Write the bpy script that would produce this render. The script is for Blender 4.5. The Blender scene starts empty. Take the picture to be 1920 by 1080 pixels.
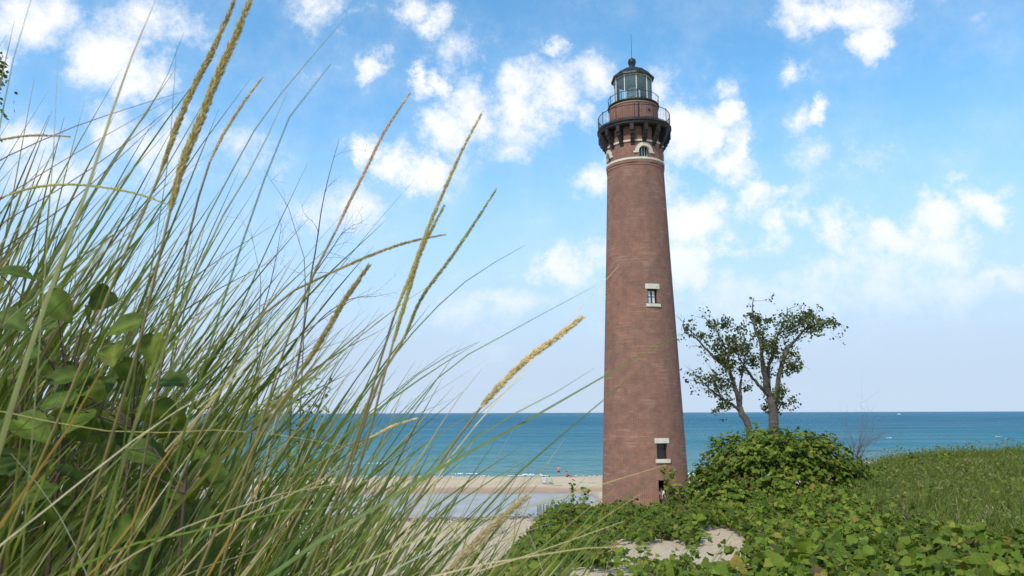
import bpy, math, random
import numpy as np
from mathutils import Vector, Matrix
rng = np.random.default_rng(7)
random.seed(7)
R_ = math.radians
scene = bpy.context.scene
COL = scene.collection

# ---------------------------------------------------------------- camera
F, PITCH, ROLL = 1397.0, R_(9.5), R_(0.17)
CAM = np.array([0.0, 0.0, 10.0])
_f = np.array([0, math.cos(PITCH), math.sin(PITCH)]); _u0 = np.array([0, -math.sin(PITCH), math.cos(PITCH)]); _r0 = np.array([1.0, 0, 0])
_r = _r0 * math.cos(ROLL) - _u0 * math.sin(ROLL); _u = _u0 * math.cos(ROLL) + _r0 * math.sin(ROLL)
cd = bpy.data.cameras.new('camera'); cam = bpy.data.objects.new('camera', cd); COL.objects.link(cam)
cam.matrix_world = Matrix(((_r[0], _u[0], -_f[0], CAM[0]), (_r[1], _u[1], -_f[1], CAM[1]), (_r[2], _u[2], -_f[2], CAM[2]), (0, 0, 0, 1)))
cd.sensor_width = 36; cd.lens = 36 * F / 1920; cd.clip_start = 0.05; cd.clip_end = 80000
cd.dof.use_dof = True; cd.dof.focus_distance = 40; cd.dof.aperture_fstop = 13
scene.camera = cam
cy = scene.cycles; cy.max_bounces = 6; cy.diffuse_bounces = 3; cy.glossy_bounces = 3; cy.transmission_bounces = 6; cy.transparent_max_bounces = 12
scene.view_settings.view_transform = 'Standard'; scene.view_settings.look = 'None'
scene.view_settings.exposure = 0.45; scene.view_settings.gamma = 1

def ray(px, py):
    return _f + _r * ((px - 960) / F) + _u * ((540 - py) / F)
def at(px, py, Y):
    d = ray(px, py); return CAM + d * (Y / d[1])
def proj(P):
    v = np.asarray(P, float) - CAM; z = v @ _f
    z = np.where(np.abs(z) < 1e-6, 1e-6, z)
    return 960 + F * (v @ _r) / z, 540 - F * (v @ _u) / z, z

# ---------------------------------------------------------------- world and sun
SUN_AZ, SUN_EL = R_(212), R_(50)          # azimuth clockwise from +Y: behind the camera, to the left
wd = bpy.data.worlds.new('World'); scene.world = wd; wd.use_nodes = True
wd.cycles.sampling_method = 'MANUAL'; wd.cycles.sample_map_resolution = 256
nt = wd.node_tree; nt.nodes.clear(); N = nt.nodes; L = nt.links
def wn(t, **k):
    n = N.new(t)
    for a, b in k.items(): setattr(n, a, b)
    return n
sky = wn('ShaderNodeTexSky', sky_type='NISHITA'); sky.sun_disc = False
sky.sun_elevation = SUN_EL; sky.sun_rotation = SUN_AZ
sky.air_density = 1.0; sky.dust_density = 0.3; sky.ozone_density = 2.5; sky.altitude = 0
tc = wn('ShaderNodeTexCoord')
def wmath(op, a, b=None, c=None, clamp=False):
    n = wn('ShaderNodeMath', operation=op); n.use_clamp = clamp
    for i, v in enumerate((a, b, c)):
        if v is None: continue
        if isinstance(v, (int, float)): n.inputs[i].default_value = v
        else: L.new(v, n.inputs[i])
    return n.outputs[0]
def wnoise(vec, scale, detail, rough=0.6, dist=0.0, stretch=None):
    if stretch:
        m = wn('ShaderNodeMapping'); m.inputs['Scale'].default_value = stretch; L.new(vec, m.inputs[0]); vec = m.outputs[0]
    n = wn('ShaderNodeTexNoise'); n.inputs['Scale'].default_value = scale; n.inputs['Detail'].default_value = detail
    n.inputs['Roughness'].default_value = rough; n.inputs['Distortion'].default_value = dist
    L.new(vec, n.inputs['Vector']); return n
nv = wn('ShaderNodeVectorMath', operation='NORMALIZE'); L.new(tc.outputs['Generated'], nv.inputs[0])
D0 = nv.outputs[0]
# bearing plane coordinates (tangent of bearing and of height seen towards +Y) for the clouds over the lake
sep = wn('ShaderNodeSeparateXYZ'); L.new(D0, sep.inputs[0])
fy = wmath('MAXIMUM', sep.outputs['Y'], 0.05)
guv = wn('ShaderNodeCombineXYZ'); L.new(wmath('DIVIDE', sep.outputs['X'], fy), guv.inputs[0]); L.new(wmath('DIVIDE', sep.outputs['Z'], fy), guv.inputs[1])
wz = wnoise(guv.outputs[0], 8.0, 6, 0.70)
wsub = wn('ShaderNodeVectorMath', operation='SUBTRACT'); L.new(wz.outputs['Color'], wsub.inputs[0]); wsub.inputs[1].default_value = (0.5, 0.5, 0.5)
wsc = wn('ShaderNodeVectorMath', operation='MULTIPLY_ADD'); L.new(wsub.outputs[0], wsc.inputs[0]); wsc.inputs[1].default_value = (0.15, 0.12, 0.0); L.new(guv.outputs[0], wsc.inputs[2])
DW = wsc.outputs[0]
# clouds: (pixel in the photograph that gives the bearing, half extents, tilt, strength)
CLOUDS = [(130,70,130,60,-22,1.0),(225,120,100,50,-25,.95),(45,250,70,36,0,.6),(270,240,95,60,-15,.7),(8,110,26,36,0,.7),(330,290,80,50,0,.45),(440,300,70,36,0,.4),
 (600,18,62,58,0,.8),(785,22,52,34,-25,.75),(808,140,32,44,-20,.8),(705,112,26,24,0,.6),(862,98,48,46,0,.6),(300,40,60,34,-20,.45),(130,330,110,44,0,.5),
 (925,205,95,62,-10,.95),(1010,185,70,50,-10,.8),(850,215,60,40,15,.7),(1065,215,56,34,-12,.75),(1100,150,66,48,0,.75),(1040,92,24,24,0,.65),(960,265,80,40,0,.6),
 (715,285,62,44,-20,1.0),(775,312,60,36,-12,1.05),(680,262,34,26,0,.9),(640,385,76,40,0,.6),
 (1105,340,46,38,0,.8),(1130,478,52,40,0,.9),(1050,497,36,34,0,1.0),(950,572,78,34,0,.75),(860,590,60,32,0,.6),(1180,250,60,60,0,.5),
 (1570,20,105,40,0,.95),(1632,72,36,42,0,.9),(1496,44,44,34,0,.7),(1340,152,32,28,0,.65),(1486,142,44,28,0,.8),(1546,216,24,22,0,.75),(1498,226,28,24,0,.5),
 (1285,255,56,62,0,1.1),(1352,275,56,66,-25,1.1),(1345,205,32,36,0,1.05),(1365,310,56,34,0,1.0),(1418,372,42,34,0,.9),(1290,405,52,40,0,.95),(1290,485,58,54,0,1.1),(1320,520,36,26,0,.8),
 (1562,438,36,44,0,.9),(1480,430,50,26,15,.6),(1400,470,64,20,10,.55),(1800,385,96,38,10,1.05),(1715,425,100,38,14,.9),(1775,460,66,50,0,.85),(1890,524,66,28,0,.75),
 (1540,525,110,46,0,.55),(1760,550,120,50,0,.5),(1240,160,40,40,0,.6),(1220,345,60,50,0,.6),(1660,500,160,60,0,.3),(1400,560,200,50,0,.3)]
field = None
for (px, py, a, b, rot, s) in CLOUDS:
    # a tilted cloud is a row of puffs along its tilt
    pieces = [(px, py, a, b)] if abs(rot) < 8 else [(px + k * 0.5 * a * math.cos(R_(rot)), py - k * 0.5 * a * math.sin(R_(rot)), a * 0.62, b * 0.95) for k in (-1, 1)]
    for (cx, cy, ca, cb) in pieces:
        d = ray(cx, cy); cu, cv = d[0] / d[1], d[2] / d[1]
        sx, sy = F / (ca * 1.3), F / (cb * 1.3) * 0.97
        m = wn('ShaderNodeVectorMath', operation='MULTIPLY_ADD'); L.new(DW, m.inputs[0])
        m.inputs[1].default_value = (sx, sy, 0); m.inputs[2].default_value = (-cu * sx, -cv * sy, 0)
        ln = wn('ShaderNodeVectorMath', operation='LENGTH'); L.new(m.outputs[0], ln.inputs[0])
        v = wmath('MULTIPLY_ADD', ln.outputs['Value'], -s * 0.9, s * 0.9)
        field = v if field is None else wmath('MAXIMUM', field, v)
field = wmath('MAXIMUM', field, -0.6)
# the same broken cumulus and thin veil over the whole sky
dz = wmath('MAXIMUM', sep.outputs['Z'], 0.0)
den = wmath('ADD', dz, 0.22)
pl = wn('ShaderNodeCombineXYZ'); L.new(wmath('DIVIDE', sep.outputs['X'], den), pl.inputs[0]); L.new(wmath('DIVIDE', sep.outputs['Y'], den), pl.inputs[1])
gen = wnoise(pl.outputs[0], 1.9, 6, 0.58).outputs['Fac']
gen2 = wmath('MULTIPLY_ADD', gen, 2.2, -1.42)
back = wmath('MULTIPLY_ADD', sep.outputs['Y'], -6.0, 1.5, clamp=True)     # full strength away from the clouds placed above
gen2 = wmath('ADD', gen2, wmath('MULTIPLY', back, 0.28))
field = wmath('MAXIMUM', field, gen2)
det = wnoise(D0, 10.0, 8, 0.70).outputs['Fac']
fld = wmath('ADD', field, wmath('MULTIPLY_ADD', det, 2.3, -1.15))
mr = wn('ShaderNodeMapRange', interpolation_type='SMOOTHSTEP'); L.new(fld, mr.inputs[0])
mr.inputs[1].default_value = -0.20; mr.inputs[2].default_value = 0.74
veil = wn('ShaderNodeMapRange', interpolation_type='SMOOTHSTEP'); L.new(wmath('ADD', wmath('MULTIPLY', field, 0.5), wmath('MULTIPLY_ADD', det, 2.0, -1.0)), veil.inputs[0])
veil.inputs[1].default_value = -0.45; veil.inputs[2].default_value = 0.55; veil.inputs[4].default_value = 0.24
dens = wmath('MAXIMUM', mr.outputs[0], veil.outputs[0])
# low clouds sink into the haze near the horizon
lowf = wn('ShaderNodeMapRange', interpolation_type='SMOOTHSTEP'); L.new(sep.outputs['Z'], lowf.inputs[0])
lowf.inputs[1].default_value = 0.02; lowf.inputs[2].default_value = 0.26; lowf.inputs[3].default_value = 0.12; lowf.inputs[4].default_value = 1.0
dens = wmath('MULTIPLY', dens, lowf.outputs[0])
mixc = wn('ShaderNodeMix', data_type='RGBA'); mixc.blend_type = 'MIX'
skm = wn('ShaderNodeMix', data_type='RGBA'); skm.blend_type = 'MULTIPLY'; skm.inputs[0].default_value = 1.0
skm.inputs[7].default_value = (0.80, 1.27, 1.32, 1)
L.new(sky.outputs[0], skm.inputs[6])
# milky air low over the lake
hz = wn('ShaderNodeMapRange', interpolation_type='SMOOTHSTEP'); L.new(sep.outputs['Z'], hz.inputs[0])
hz.inputs[1].default_value = 0.04; hz.inputs[2].default_value = 0.44; hz.inputs[3].default_value = 0.97; hz.inputs[4].default_value = 0.0
mixh = wn('ShaderNodeMix', data_type='RGBA'); L.new(hz.outputs[0], mixh.inputs[0]); L.new(skm.outputs[2], mixh.inputs[6])
mixh.inputs[7].default_value = (2.95, 3.6, 4.6, 1)
L.new(dens, mixc.inputs[0]); L.new(mixh.outputs[2], mixc.inputs[6]); mixc.inputs[7].default_value = (5.3, 5.4, 5.6, 1)
bg = wn('ShaderNodeBackground'); bg.inputs['Strength'].default_value = 0.14; L.new(mixc.outputs[2], bg.inputs['Color'])
wo = wn('ShaderNodeOutputWorld'); L.new(bg.outputs[0], wo.inputs['Surface'])

sl = bpy.data.lights.new('sun', 'SUN'); sl.energy = 2.7; sl.angle = R_(5); sl.color = (1.0, 0.95, 0.87)
so = bpy.data.objects.new('sun', sl); COL.objects.link(so); so.location = (0, -20, 60)
sd = Vector((math.sin(SUN_AZ) * math.cos(SUN_EL), math.cos(SUN_AZ) * math.cos(SUN_EL), math.sin(SUN_EL)))
so.rotation_euler = sd.to_track_quat('Z', 'Y').to_euler()

# ---------------------------------------------------------------- materials
class NT:
    def __init__(s, name):
        s.m = bpy.data.materials.new(name); s.m.use_nodes = True; s.t = s.m.node_tree
        s.b = s.t.nodes['Principled BSDF']; s.o = s.t.nodes['Material Output']
    def n(s, typ, ins=None, **k):
        n = s.t.nodes.new(typ)
        for a, b in k.items(): setattr(n, a, b)
        for a, b in (ins or {}).items():
            if hasattr(b, 'is_output'): s.t.links.new(b, n.inputs[a])
            else: n.inputs[a].default_value = b
        return n
    def l(s, a, b): s.t.links.new(a, b)
    def noise(s, vec, scale, detail=4, rough=0.55, dist=0): 
        return s.n('ShaderNodeTexNoise', {'Vector': vec, 'Scale': scale, 'Detail': detail, 'Roughness': rough, 'Distortion': dist})
    def ramp(s, fac, stops, interp='LINEAR'):
        r = s.n('ShaderNodeValToRGB', {'Fac': fac}); r.color_ramp.interpolation = interp
        e = r.color_ramp.elements
        while len(e) < len(stops): e.new(0.5)
        for i, (p, c) in enumerate(stops): e[i].position = p; e[i].color = (*c, 1) if len(c) == 3 else c
        return r
    def mix(s, fac, a, b, mode='MIX'):
        n = s.n('ShaderNodeMix', data_type='RGBA'); n.blend_type = mode
        for i, v in ((0, fac), (6, a), (7, b)):
            if hasattr(v, 'is_output'): s.l(v, n.inputs[i])
            else: n.inputs[i].default_value = v if not isinstance(v, tuple) else ((*v, 1) if len(v) == 3 else v)
        return n.outputs[2]
    def math(s, op, a, b=None, c=None, clamp=False):
        n = s.n('ShaderNodeMath', operation=op); n.use_clamp = clamp
        for i, v in enumerate((a, b, c)):
            if v is None: continue
            if hasattr(v, 'is_output'): s.l(v, n.inputs[i])
            else: n.inputs[i].default_value = v
        return n.outputs[0]
    def bump(s, h, strength=0.3, dist=0.02):
        b = s.n('ShaderNodeBump', {'Height': h, 'Strength': strength, 'Distance': dist}); s.l(b.outputs[0], s.b.inputs['Normal']); return b
    def mapr(s, v, a, b, c=0.0, d=1.0, smooth=True):
        m = s.n('ShaderNodeMapRange', {0: v, 1: a, 2: b, 3: c, 4: d})
        if smooth: m.interpolation_type = 'SMOOTHSTEP'
        return m.outputs[0]

def plain(name, col, rough=0.7, metal=0.0, var=0.15, scale=6.0, spec=0.4):
    M = NT(name); tcn = M.n('ShaderNodeTexCoord')
    nz = M.noise(tcn.outputs['Object'], scale, 5)
    lo = tuple(c * (1 - var) for c in col); hi = tuple(min(1, c * (1 + var)) for c in col)
    r = M.ramp(nz.outputs['Fac'], [(0.3, lo), (0.7, hi)])
    M.l(r.outputs[0], M.b.inputs['Base Color']); M.b.inputs['Roughness'].default_value = rough; M.b.inputs['Metallic'].default_value = metal
    M.b.inputs['Specular IOR Level'].default_value = spec
    M.bump(nz.outputs['Fac'], 0.15, 0.01)
    return M.m

def plant_mat(name, trans=0.3, rough=0.5, spec=0.35, gain=1.0, vein=False):
    """colour comes from the mesh attribute 'col' (the leaf's own colour) with a small change per object"""
    M = NT(name)
    a = M.n('ShaderNodeAttribute', attribute_name='col'); oi = M.n('ShaderNodeObjectInfo')
    k = M.math('MULTIPLY_ADD', oi.outputs['Random'], 0.35 * gain, 0.83 * gain)
    c = M.mix(1.0, a.outputs['Color'], M.n('ShaderNodeCombineColor', {0: k, 1: k, 2: k}).outputs[0], 'MULTIPLY')
    g = M.n('ShaderNodeNewGeometry')
    nz = M.noise(g.outputs['Position'], 45.0, 3)
    c = M.mix(0.55, c, M.ramp(nz.outputs['Fac'], [(0.25, (0.55, 0.58, 0.5)), (0.75, (1.2, 1.15, 1.1))]).outputs[0], 'MULTIPLY')
    M.l(c, M.b.inputs['Base Color']); M.b.inputs['Roughness'].default_value = rough; M.b.inputs['Specular IOR Level'].default_value = spec
    tr = M.n('ShaderNodeBsdfTranslucent'); M.l(M.mix(1.0, c, (1.25, 1.2, 0.6), 'MULTIPLY'), tr.inputs['Color'])
    ms = M.n('ShaderNodeMixShader'); ms.inputs[0].default_value = trans
    M.l(M.b.outputs[0], ms.inputs[1]); M.l(tr.outputs[0], ms.inputs[2]); M.l(ms.outputs[0], M.o.inputs['Surface'])
    return M.m

def sand_mat():
    M = NT('sand'); g = M.n('ShaderNodeNewGeometry'); P = g.outputs['Position']
    sp = M.n('ShaderNodeSeparateXYZ', {0: P})
    n1 = M.noise(P, 0.35, 6); n2 = M.noise(P, 6.0, 6, 0.65); n3 = M.noise(P, 220.0, 2)
    c = M.ramp(n1.outputs['Fac'], [(0.3, (0.50, 0.385, 0.255)), (0.7, (0.58, 0.46, 0.315))]).outputs[0]
    c = M.mix(0.5, c, M.ramp(n2.outputs['Fac'], [(0.3, (0.78, 0.76, 0.74)), (0.7, (1.1, 1.1, 1.1))]).outputs[0], 'MULTIPLY')
    c = M.mix(0.35, c, M.ramp(n3.outputs['Fac'], [(0.3, (0.6, 0.56, 0.52)), (0.7, (1.25, 1.25, 1.25))]).outputs[0], 'MULTIPLY')
    # damp sand just above the water, and a reddish heavy-mineral band on the back of the beach ridge
    zz = M.math('ADD', sp.outputs['Z'], M.math('MULTIPLY_ADD', n1.outputs['Fac'], 0.5, -0.25))
    wet = M.mapr(zz, 0.30, 0.52, 1.0, 0.0)
    c = M.mix(M.math('MULTIPLY', wet, 0.75), c, (0.24, 0.185, 0.14))
    yy = M.math('ADD', sp.outputs['Y'], M.math('MULTIPLY_ADD', M.noise(P, 0.12, 4).outputs['Fac'], 5.0, -2.5))
    band = M.math('MULTIPLY', M.mapr(yy, 92.5, 94.0), M.mapr(yy, 98.5, 96.0))
    c = M.mix(M.math('MULTIPLY', band, 0.7), c, (0.34, 0.20, 0.14))
    M.l(c, M.b.inputs['Base Color']); M.b.inputs['Specular IOR Level'].default_value = 0.15
    M.l(M.mapr(wet, 0, 1, 0.95, 0.5), M.b.inputs['Roughness'])
    h = M.math('ADD', M.math('MULTIPLY', n2.outputs['Fac'], 0.9), M.math('MULTIPLY', n3.outputs['Fac'], 0.05))
    M.bump(h, 0.7, 0.12)
    return M.m

def lake_mat():
    M = NT('lake_water'); g = M.n('ShaderNodeNewGeometry'); P = g.outputs['Position']
    sp = M.n('ShaderNodeSeparateXYZ', {0: P})
    mp = M.n('ShaderNodeMapping', {0: P}); mp.inputs['Scale'].default_value = (0.0035, 0.012, 1)
    big = M.noise(mp.outputs[0], 1.0, 5)
    ly = M.math('LOGARITHM', M.math('MAXIMUM', sp.outputs['Y'], 100.0), 10.0)
    ly = M.math('ADD', ly, M.math('MULTIPLY_ADD', big.outputs['Fac'], 0.36, -0.18))
    c = M.ramp(M.mapr(ly, 2.05, 3.9, smooth=False), [(0.0, (0.21, 0.30, 0.28)), (0.06, (0.12, 0.265, 0.28)), (0.2, (0.055, 0.20, 0.26)), (0.5, (0.016, 0.13, 0.21)), (0.72, (0.013, 0.14, 0.21)), (1.0, (0.012, 0.105, 0.21))]).outputs[0]
    m1 = M.n('ShaderNodeMapping', {0: P}); m1.inputs['Scale'].default_value = (0.35, 1.3, 1)
    m2 = M.n('ShaderNodeMapping', {0: P}); m2.inputs['Scale'].default_value = (0.06, 0.22, 1); m2.inputs['Rotation'].default_value = (0, 0, 0.12)
    a = M.noise(m1.outputs[0], 1.0, 6, 0.6, 0.4).outputs['Fac']; b = M.noise(m2.outputs[0], 1.0, 5, 0.6).outputs['Fac']
    h = M.math('ADD', M.math('MULTIPLY', a, 0.9), M.math('MULTIPLY', b, 2.6))
    bp = M.bump(h, 1.0, 1.0).outputs[0]
    m3 = M.n('ShaderNodeMapping', {0: P}); m3.inputs['Scale'].default_value = (0.006, 0.045, 1)
    wind = M.noise(m3.outputs[0], 1.0, 7, 0.68).outputs['Fac']
    # wind-roughened water: most light comes back out of the body of the lake, a little is mirrored off the wave faces
    df = M.n('ShaderNodeBsdfDiffuse', {'Color': c, 'Normal': bp}); gl = M.n('ShaderNodeBsdfGlossy', {'Roughness': 0.16, 'Normal': bp})
    fr = M.math('MULTIPLY', M.n('ShaderNodeFresnel', {'IOR': 1.33, 'Normal': bp}).outputs[0], M.mapr(wind, 0.36, 0.64, 0.06, 0.85))
    ms = M.n('ShaderNodeMixShader', {0: fr}); M.l(df.outputs[0], ms.inputs[1]); M.l(gl.outputs[0], ms.inputs[2]); M.l(ms.outputs[0], M.o.inputs['Surface'])
    return M.m

def pool_mat():
    M = NT('pool_water'); g = M.n('ShaderNodeNewGeometry'); P = g.outputs['Position']
    n1 = M.noise(P, 0.25, 4)
    c = M.ramp(n1.outputs['Fac'], [(0.35, (0.30, 0.295, 0.28)), (0.65, (0.36, 0.35, 0.33))]).outputs[0]
    mp = M.n('ShaderNodeMapping', {0: P}); mp.inputs['Scale'].default_value = (0.6, 1.6, 1)
    bp = M.bump(M.noise(mp.outputs[0], 2.0, 4).outputs['Fac'], 0.3, 0.1).outputs[0]
    df = M.n('ShaderNodeBsdfDiffuse', {'Color': c}); gl = M.n('ShaderNodeBsdfGlossy', {'Roughness': 0.15, 'Normal': bp})
    ms = M.n('ShaderNodeMixShader', {0: M.math('MULTIPLY', M.n('ShaderNodeFresnel', {'IOR': 1.33}).outputs[0], 0.42)}); M.l(df.outputs[0], ms.inputs[1]); M.l(gl.outputs[0], ms.inputs[2]); M.l(ms.outputs[0], M.o.inputs['Surface'])
    return M.m

def brick_mat():
    M = NT('weathered_brick'); uv = M.n('ShaderNodeUVMap', uv_map='UVMap')
    U = uv.outputs[0]
    br = M.n('ShaderNodeTexBrick', {'Vector': U, 'Color1': (0.222, 0.086, 0.054, 1), 'Color2': (0.135, 0.058, 0.040, 1), 'Mortar': (0.27, 0.185, 0.14, 1),
             'Scale': 1.0, 'Mortar Size': 0.014, 'Mortar Smooth': 0.2, 'Bias': -0.1, 'Brick Width': 0.215, 'Row Height': 0.072})
    big = M.noise(U, 0.22, 6, 0.6); mid = M.noise(U, 1.6, 6, 0.65)
    c = M.mix(0.85, br.outputs['Color'], M.ramp(big.outputs['Fac'], [(0.28, (0.80, 0.86, 0.92)), (0.5, (1, 1, 1)), (0.72, (1.18, 1.06, 1.0))]).outputs[0], 'MULTIPLY')
    c = M.mix(0.6, c, M.ramp(mid.outputs['Fac'], [(0.25, (0.58, 0.58, 0.60)), (0.75, (1.42, 1.36, 1.32))]).outputs[0], 'MULTIPLY')
    # single courses repointed with pale mortar
    mp = M.n('ShaderNodeMapping', {0: U}); mp.inputs['Scale'].default_value = (0.45, 9.0, 1)
    st = M.noise(mp.outputs[0], 1.0, 2, 0.5); pt = M.noise(U, 0.45, 3)
    k = M.math('MULTIPLY', M.mapr(st.outputs['Fac'], 0.53, 0.62), M.mapr(pt.outputs['Fac'], 0.47, 0.60))
    c = M.mix(M.math('MULTIPLY', k, 0.34), c, (0.42, 0.30, 0.235))
    # dark grey weather stains running down
    mp2 = M.n('ShaderNodeMapping', {0: U}); mp2.inputs['Scale'].default_value = (1.1, 0.12, 1)
    sn = M.noise(mp2.outputs[0], 1.0, 5, 0.6)
    c = M.mix(M.mapr(sn.outputs['Fac'], 0.52, 0.78, 0.0, 0.55), c, (0.105, 0.085, 0.08))
    M.l(c, M.b.inputs['Base Color']); M.b.inputs['Roughness'].default_value = 0.9; M.b.inputs['Specular IOR Level'].default_value = 0.2
    h = M.math('ADD', M.math('MULTIPLY', br.outputs['Fac'], -0.6), M.math('MULTIPLY', mid.outputs['Fac'], 0.8))
    M.bump(h, 0.5, 0.02)
    return M.m

def glass_mat(name, tint=(0.9, 0.95, 0.93), refl=0.12):
    M = NT(name)
    tr = M.n('ShaderNodeBsdfTransparent', {0: (*tint, 1)}); gl = M.n('ShaderNodeBsdfGlossy', {'Roughness': 0.02})
    lw = M.n('ShaderNodeFresnel', {'IOR': 1.5})
    f = M.math('ADD', lw.outputs[0], refl, clamp=True)
    ms = M.n('ShaderNodeMixShader', {0: f}); M.l(tr.outputs[0], ms.inputs[1]); M.l(gl.outputs[0], ms.inputs[2]); M.l(ms.outputs[0], M.o.inputs['Surface'])
    return M.m

M_SAND = sand_mat(); M_LAKE = lake_mat(); M_POOL = pool_mat(); M_BRICK = brick_mat()
M_STONE = plain('cream_stone', (0.56, 0.51, 0.41), 0.85, var=0.14, scale=3)
M_IRON = plain('black_iron', (0.021, 0.018, 0.016), 0.6, var=0.35, scale=4, spec=0.3)
M_GREENIRON = plain('dark_green_iron', (0.017, 0.021, 0.020), 0.5, var=0.3, scale=3, spec=0.35)
M_PAINT = plain('pale_window_paint', (0.60, 0.61, 0.57), 0.55, var=0.08)
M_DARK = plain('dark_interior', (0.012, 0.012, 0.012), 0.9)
M_GLASS = glass_mat('lantern_glass', (0.90, 0.95, 0.91), 0.05)
M_WGLASS = plain('dull_window_glass', (0.02, 0.022, 0.024), 0.15, spec=0.6)
M_LENS = NT('fresnel_lens'); M_LENS.b.inputs['Base Color'].default_value = (0.62, 0.72, 0.62, 1); M_LENS.b.inputs['Transmission Weight'].default_value = 0.5
M_LENS.b.inputs['Roughness'].default_value = 0.12; M_LENS = M_LENS.m
M_BRASS = plain('brass', (0.35, 0.27, 0.12), 0.35, metal=0.9)
M_INNER = plain('lantern_inside_paint', (0.56, 0.62, 0.53), 0.6)
M_BARK = plain('grey_bark', (0.095, 0.078, 0.062), 0.95, var=0.4, scale=9)
M_TWIG = plain('dry_twig', (0.12, 0.095, 0.085), 0.95, var=0.3, scale=14)
M_VINE = plain('vine_stem', (0.10, 0.065, 0.045), 0.95, var=0.35, scale=20)
M_DRIFT = plain('driftwood', (0.30, 0.27, 0.24), 0.95, var=0.25, scale=9)
M_GREYWOOD = plain('grey_slat_wood', (0.15, 0.135, 0.125), 0.95, var=0.3, scale=9)
M_GRASS = plant_mat('beach_grass', 0.34, 0.5, 0.25)
M_LEAF = plant_mat('vine_leaf', 0.30, 0.62, 0.14)
M_HILL = plant_mat('hill_grass', 0.25, 0.6, 0.15, 1.1)
M_TREELEAF = plant_mat('poplar_leaf', 0.22, 0.4, 0.4)
M_SEED = plant_mat('seed_head', 0.35, 0.8, 0.1, 1.1)
M_FOAM = plain('foam', (0.78, 0.80, 0.80), 0.9, var=0.05)
M_WHITE = plain('white_gelcoat', (0.80, 0.80, 0.80), 0.35, var=0.03)
M_SKIN = plain('skin', (0.46, 0.25, 0.17), 0.6, var=0.06)
M_HAIR = plain('dark_hair', (0.03, 0.02, 0.015), 0.6)
M_BLACKC = plain('black_cloth', (0.016, 0.018, 0.016), 0.9)
M_REDC = plain('red_cloth', (0.42, 0.05, 0.06), 0.9)
M_NAVY = plain('navy_cloth', (0.03, 0.035, 0.09), 0.9)
M_WHITEC = plain('white_cloth', (0.75, 0.75, 0.78), 0.9, var=0.06)
M_LILAC = plain('lilac_cloth', (0.45, 0.38, 0.55), 0.9, var=0.06)
M_GREENC = plain('green_cloth', (0.012, 0.09, 0.045), 0.9)
M_MINT = plain('mint_cloth', (0.50, 0.72, 0.58), 0.9, var=0.06)
M_STEEL = plain('chair_steel', (0.45, 0.46, 0.47), 0.35, metal=0.8)

# ---------------------------------------------------------------- helpers
def tag(o, label=None, cat=None, group=None, kind=None):
    if label: o['label'] = label
    if cat: o['category'] = cat
    if group: o['group'] = group
    if kind: o['kind'] = kind
    return o
def empty(name, loc, label=None, cat=None, group=None):
    o = bpy.data.objects.new(name, None); o.location = loc; o.empty_display_size = 0.2; COL.objects.link(o)
    return tag(o, label, cat, group)
def link(name, me, mat, parent=None):
    if mat is not None and len(me.materials) == 0: me.materials.append(mat)
    o = bpy.data.objects.new(name, me); COL.objects.link(o)
    if parent is not None:
        o.parent = parent
    return o
def offset_of(parent):
    v = Vector((0, 0, 0))
    while parent is not None: v += parent.location; parent = parent.parent
    return np.array(v)
def mesh_np(name, V, faces, cols=None, smooth=False, uv=None):
    """V (n,3); faces: (m,k) int array or list of tuples; cols per vertex (n,3)"""
    me = bpy.data.meshes.new(name)
    V = np.asarray(V, np.float32).reshape(-1, 3)
    if isinstance(faces, np.ndarray):
        m, k = faces.shape
        me.vertices.add(len(V)); me.vertices.foreach_set('co', V.ravel())
        me.loops.add(m * k); me.loops.foreach_set('vertex_index', faces.astype(np.int32).ravel())
        me.polygons.add(m); me.polygons.foreach_set('loop_start', np.arange(0, m * k, k, dtype=np.int32))
        try: me.polygons.foreach_set('loop_total', np.full(m, k, dtype=np.int32))
        except Exception: pass
        me.update(calc_edges=True); me.validate()
    else:
        me.from_pydata([tuple(map(float, v)) for v in V], [], [tuple(map(int, f)) for f in faces]); me.update()
    if cols is not None:
        a = me.attributes.new('col', 'FLOAT_COLOR', 'POINT')
        c4 = np.ones((len(V), 4), np.float32); c4[:, :3] = cols
        a.data.foreach_set('color', c4.ravel())
    if uv is not None:
        ul = me.uv_layers.new(name='UVMap')
        li = np.empty(len(me.loops), np.int32); me.loops.foreach_get('vertex_index', li)
        ul.data.foreach_set('uv', np.asarray(uv, np.float32)[li].ravel())
    if smooth: me.polygons.foreach_set('use_smooth', np.ones(len(me.polygons), bool))
    return me
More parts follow.
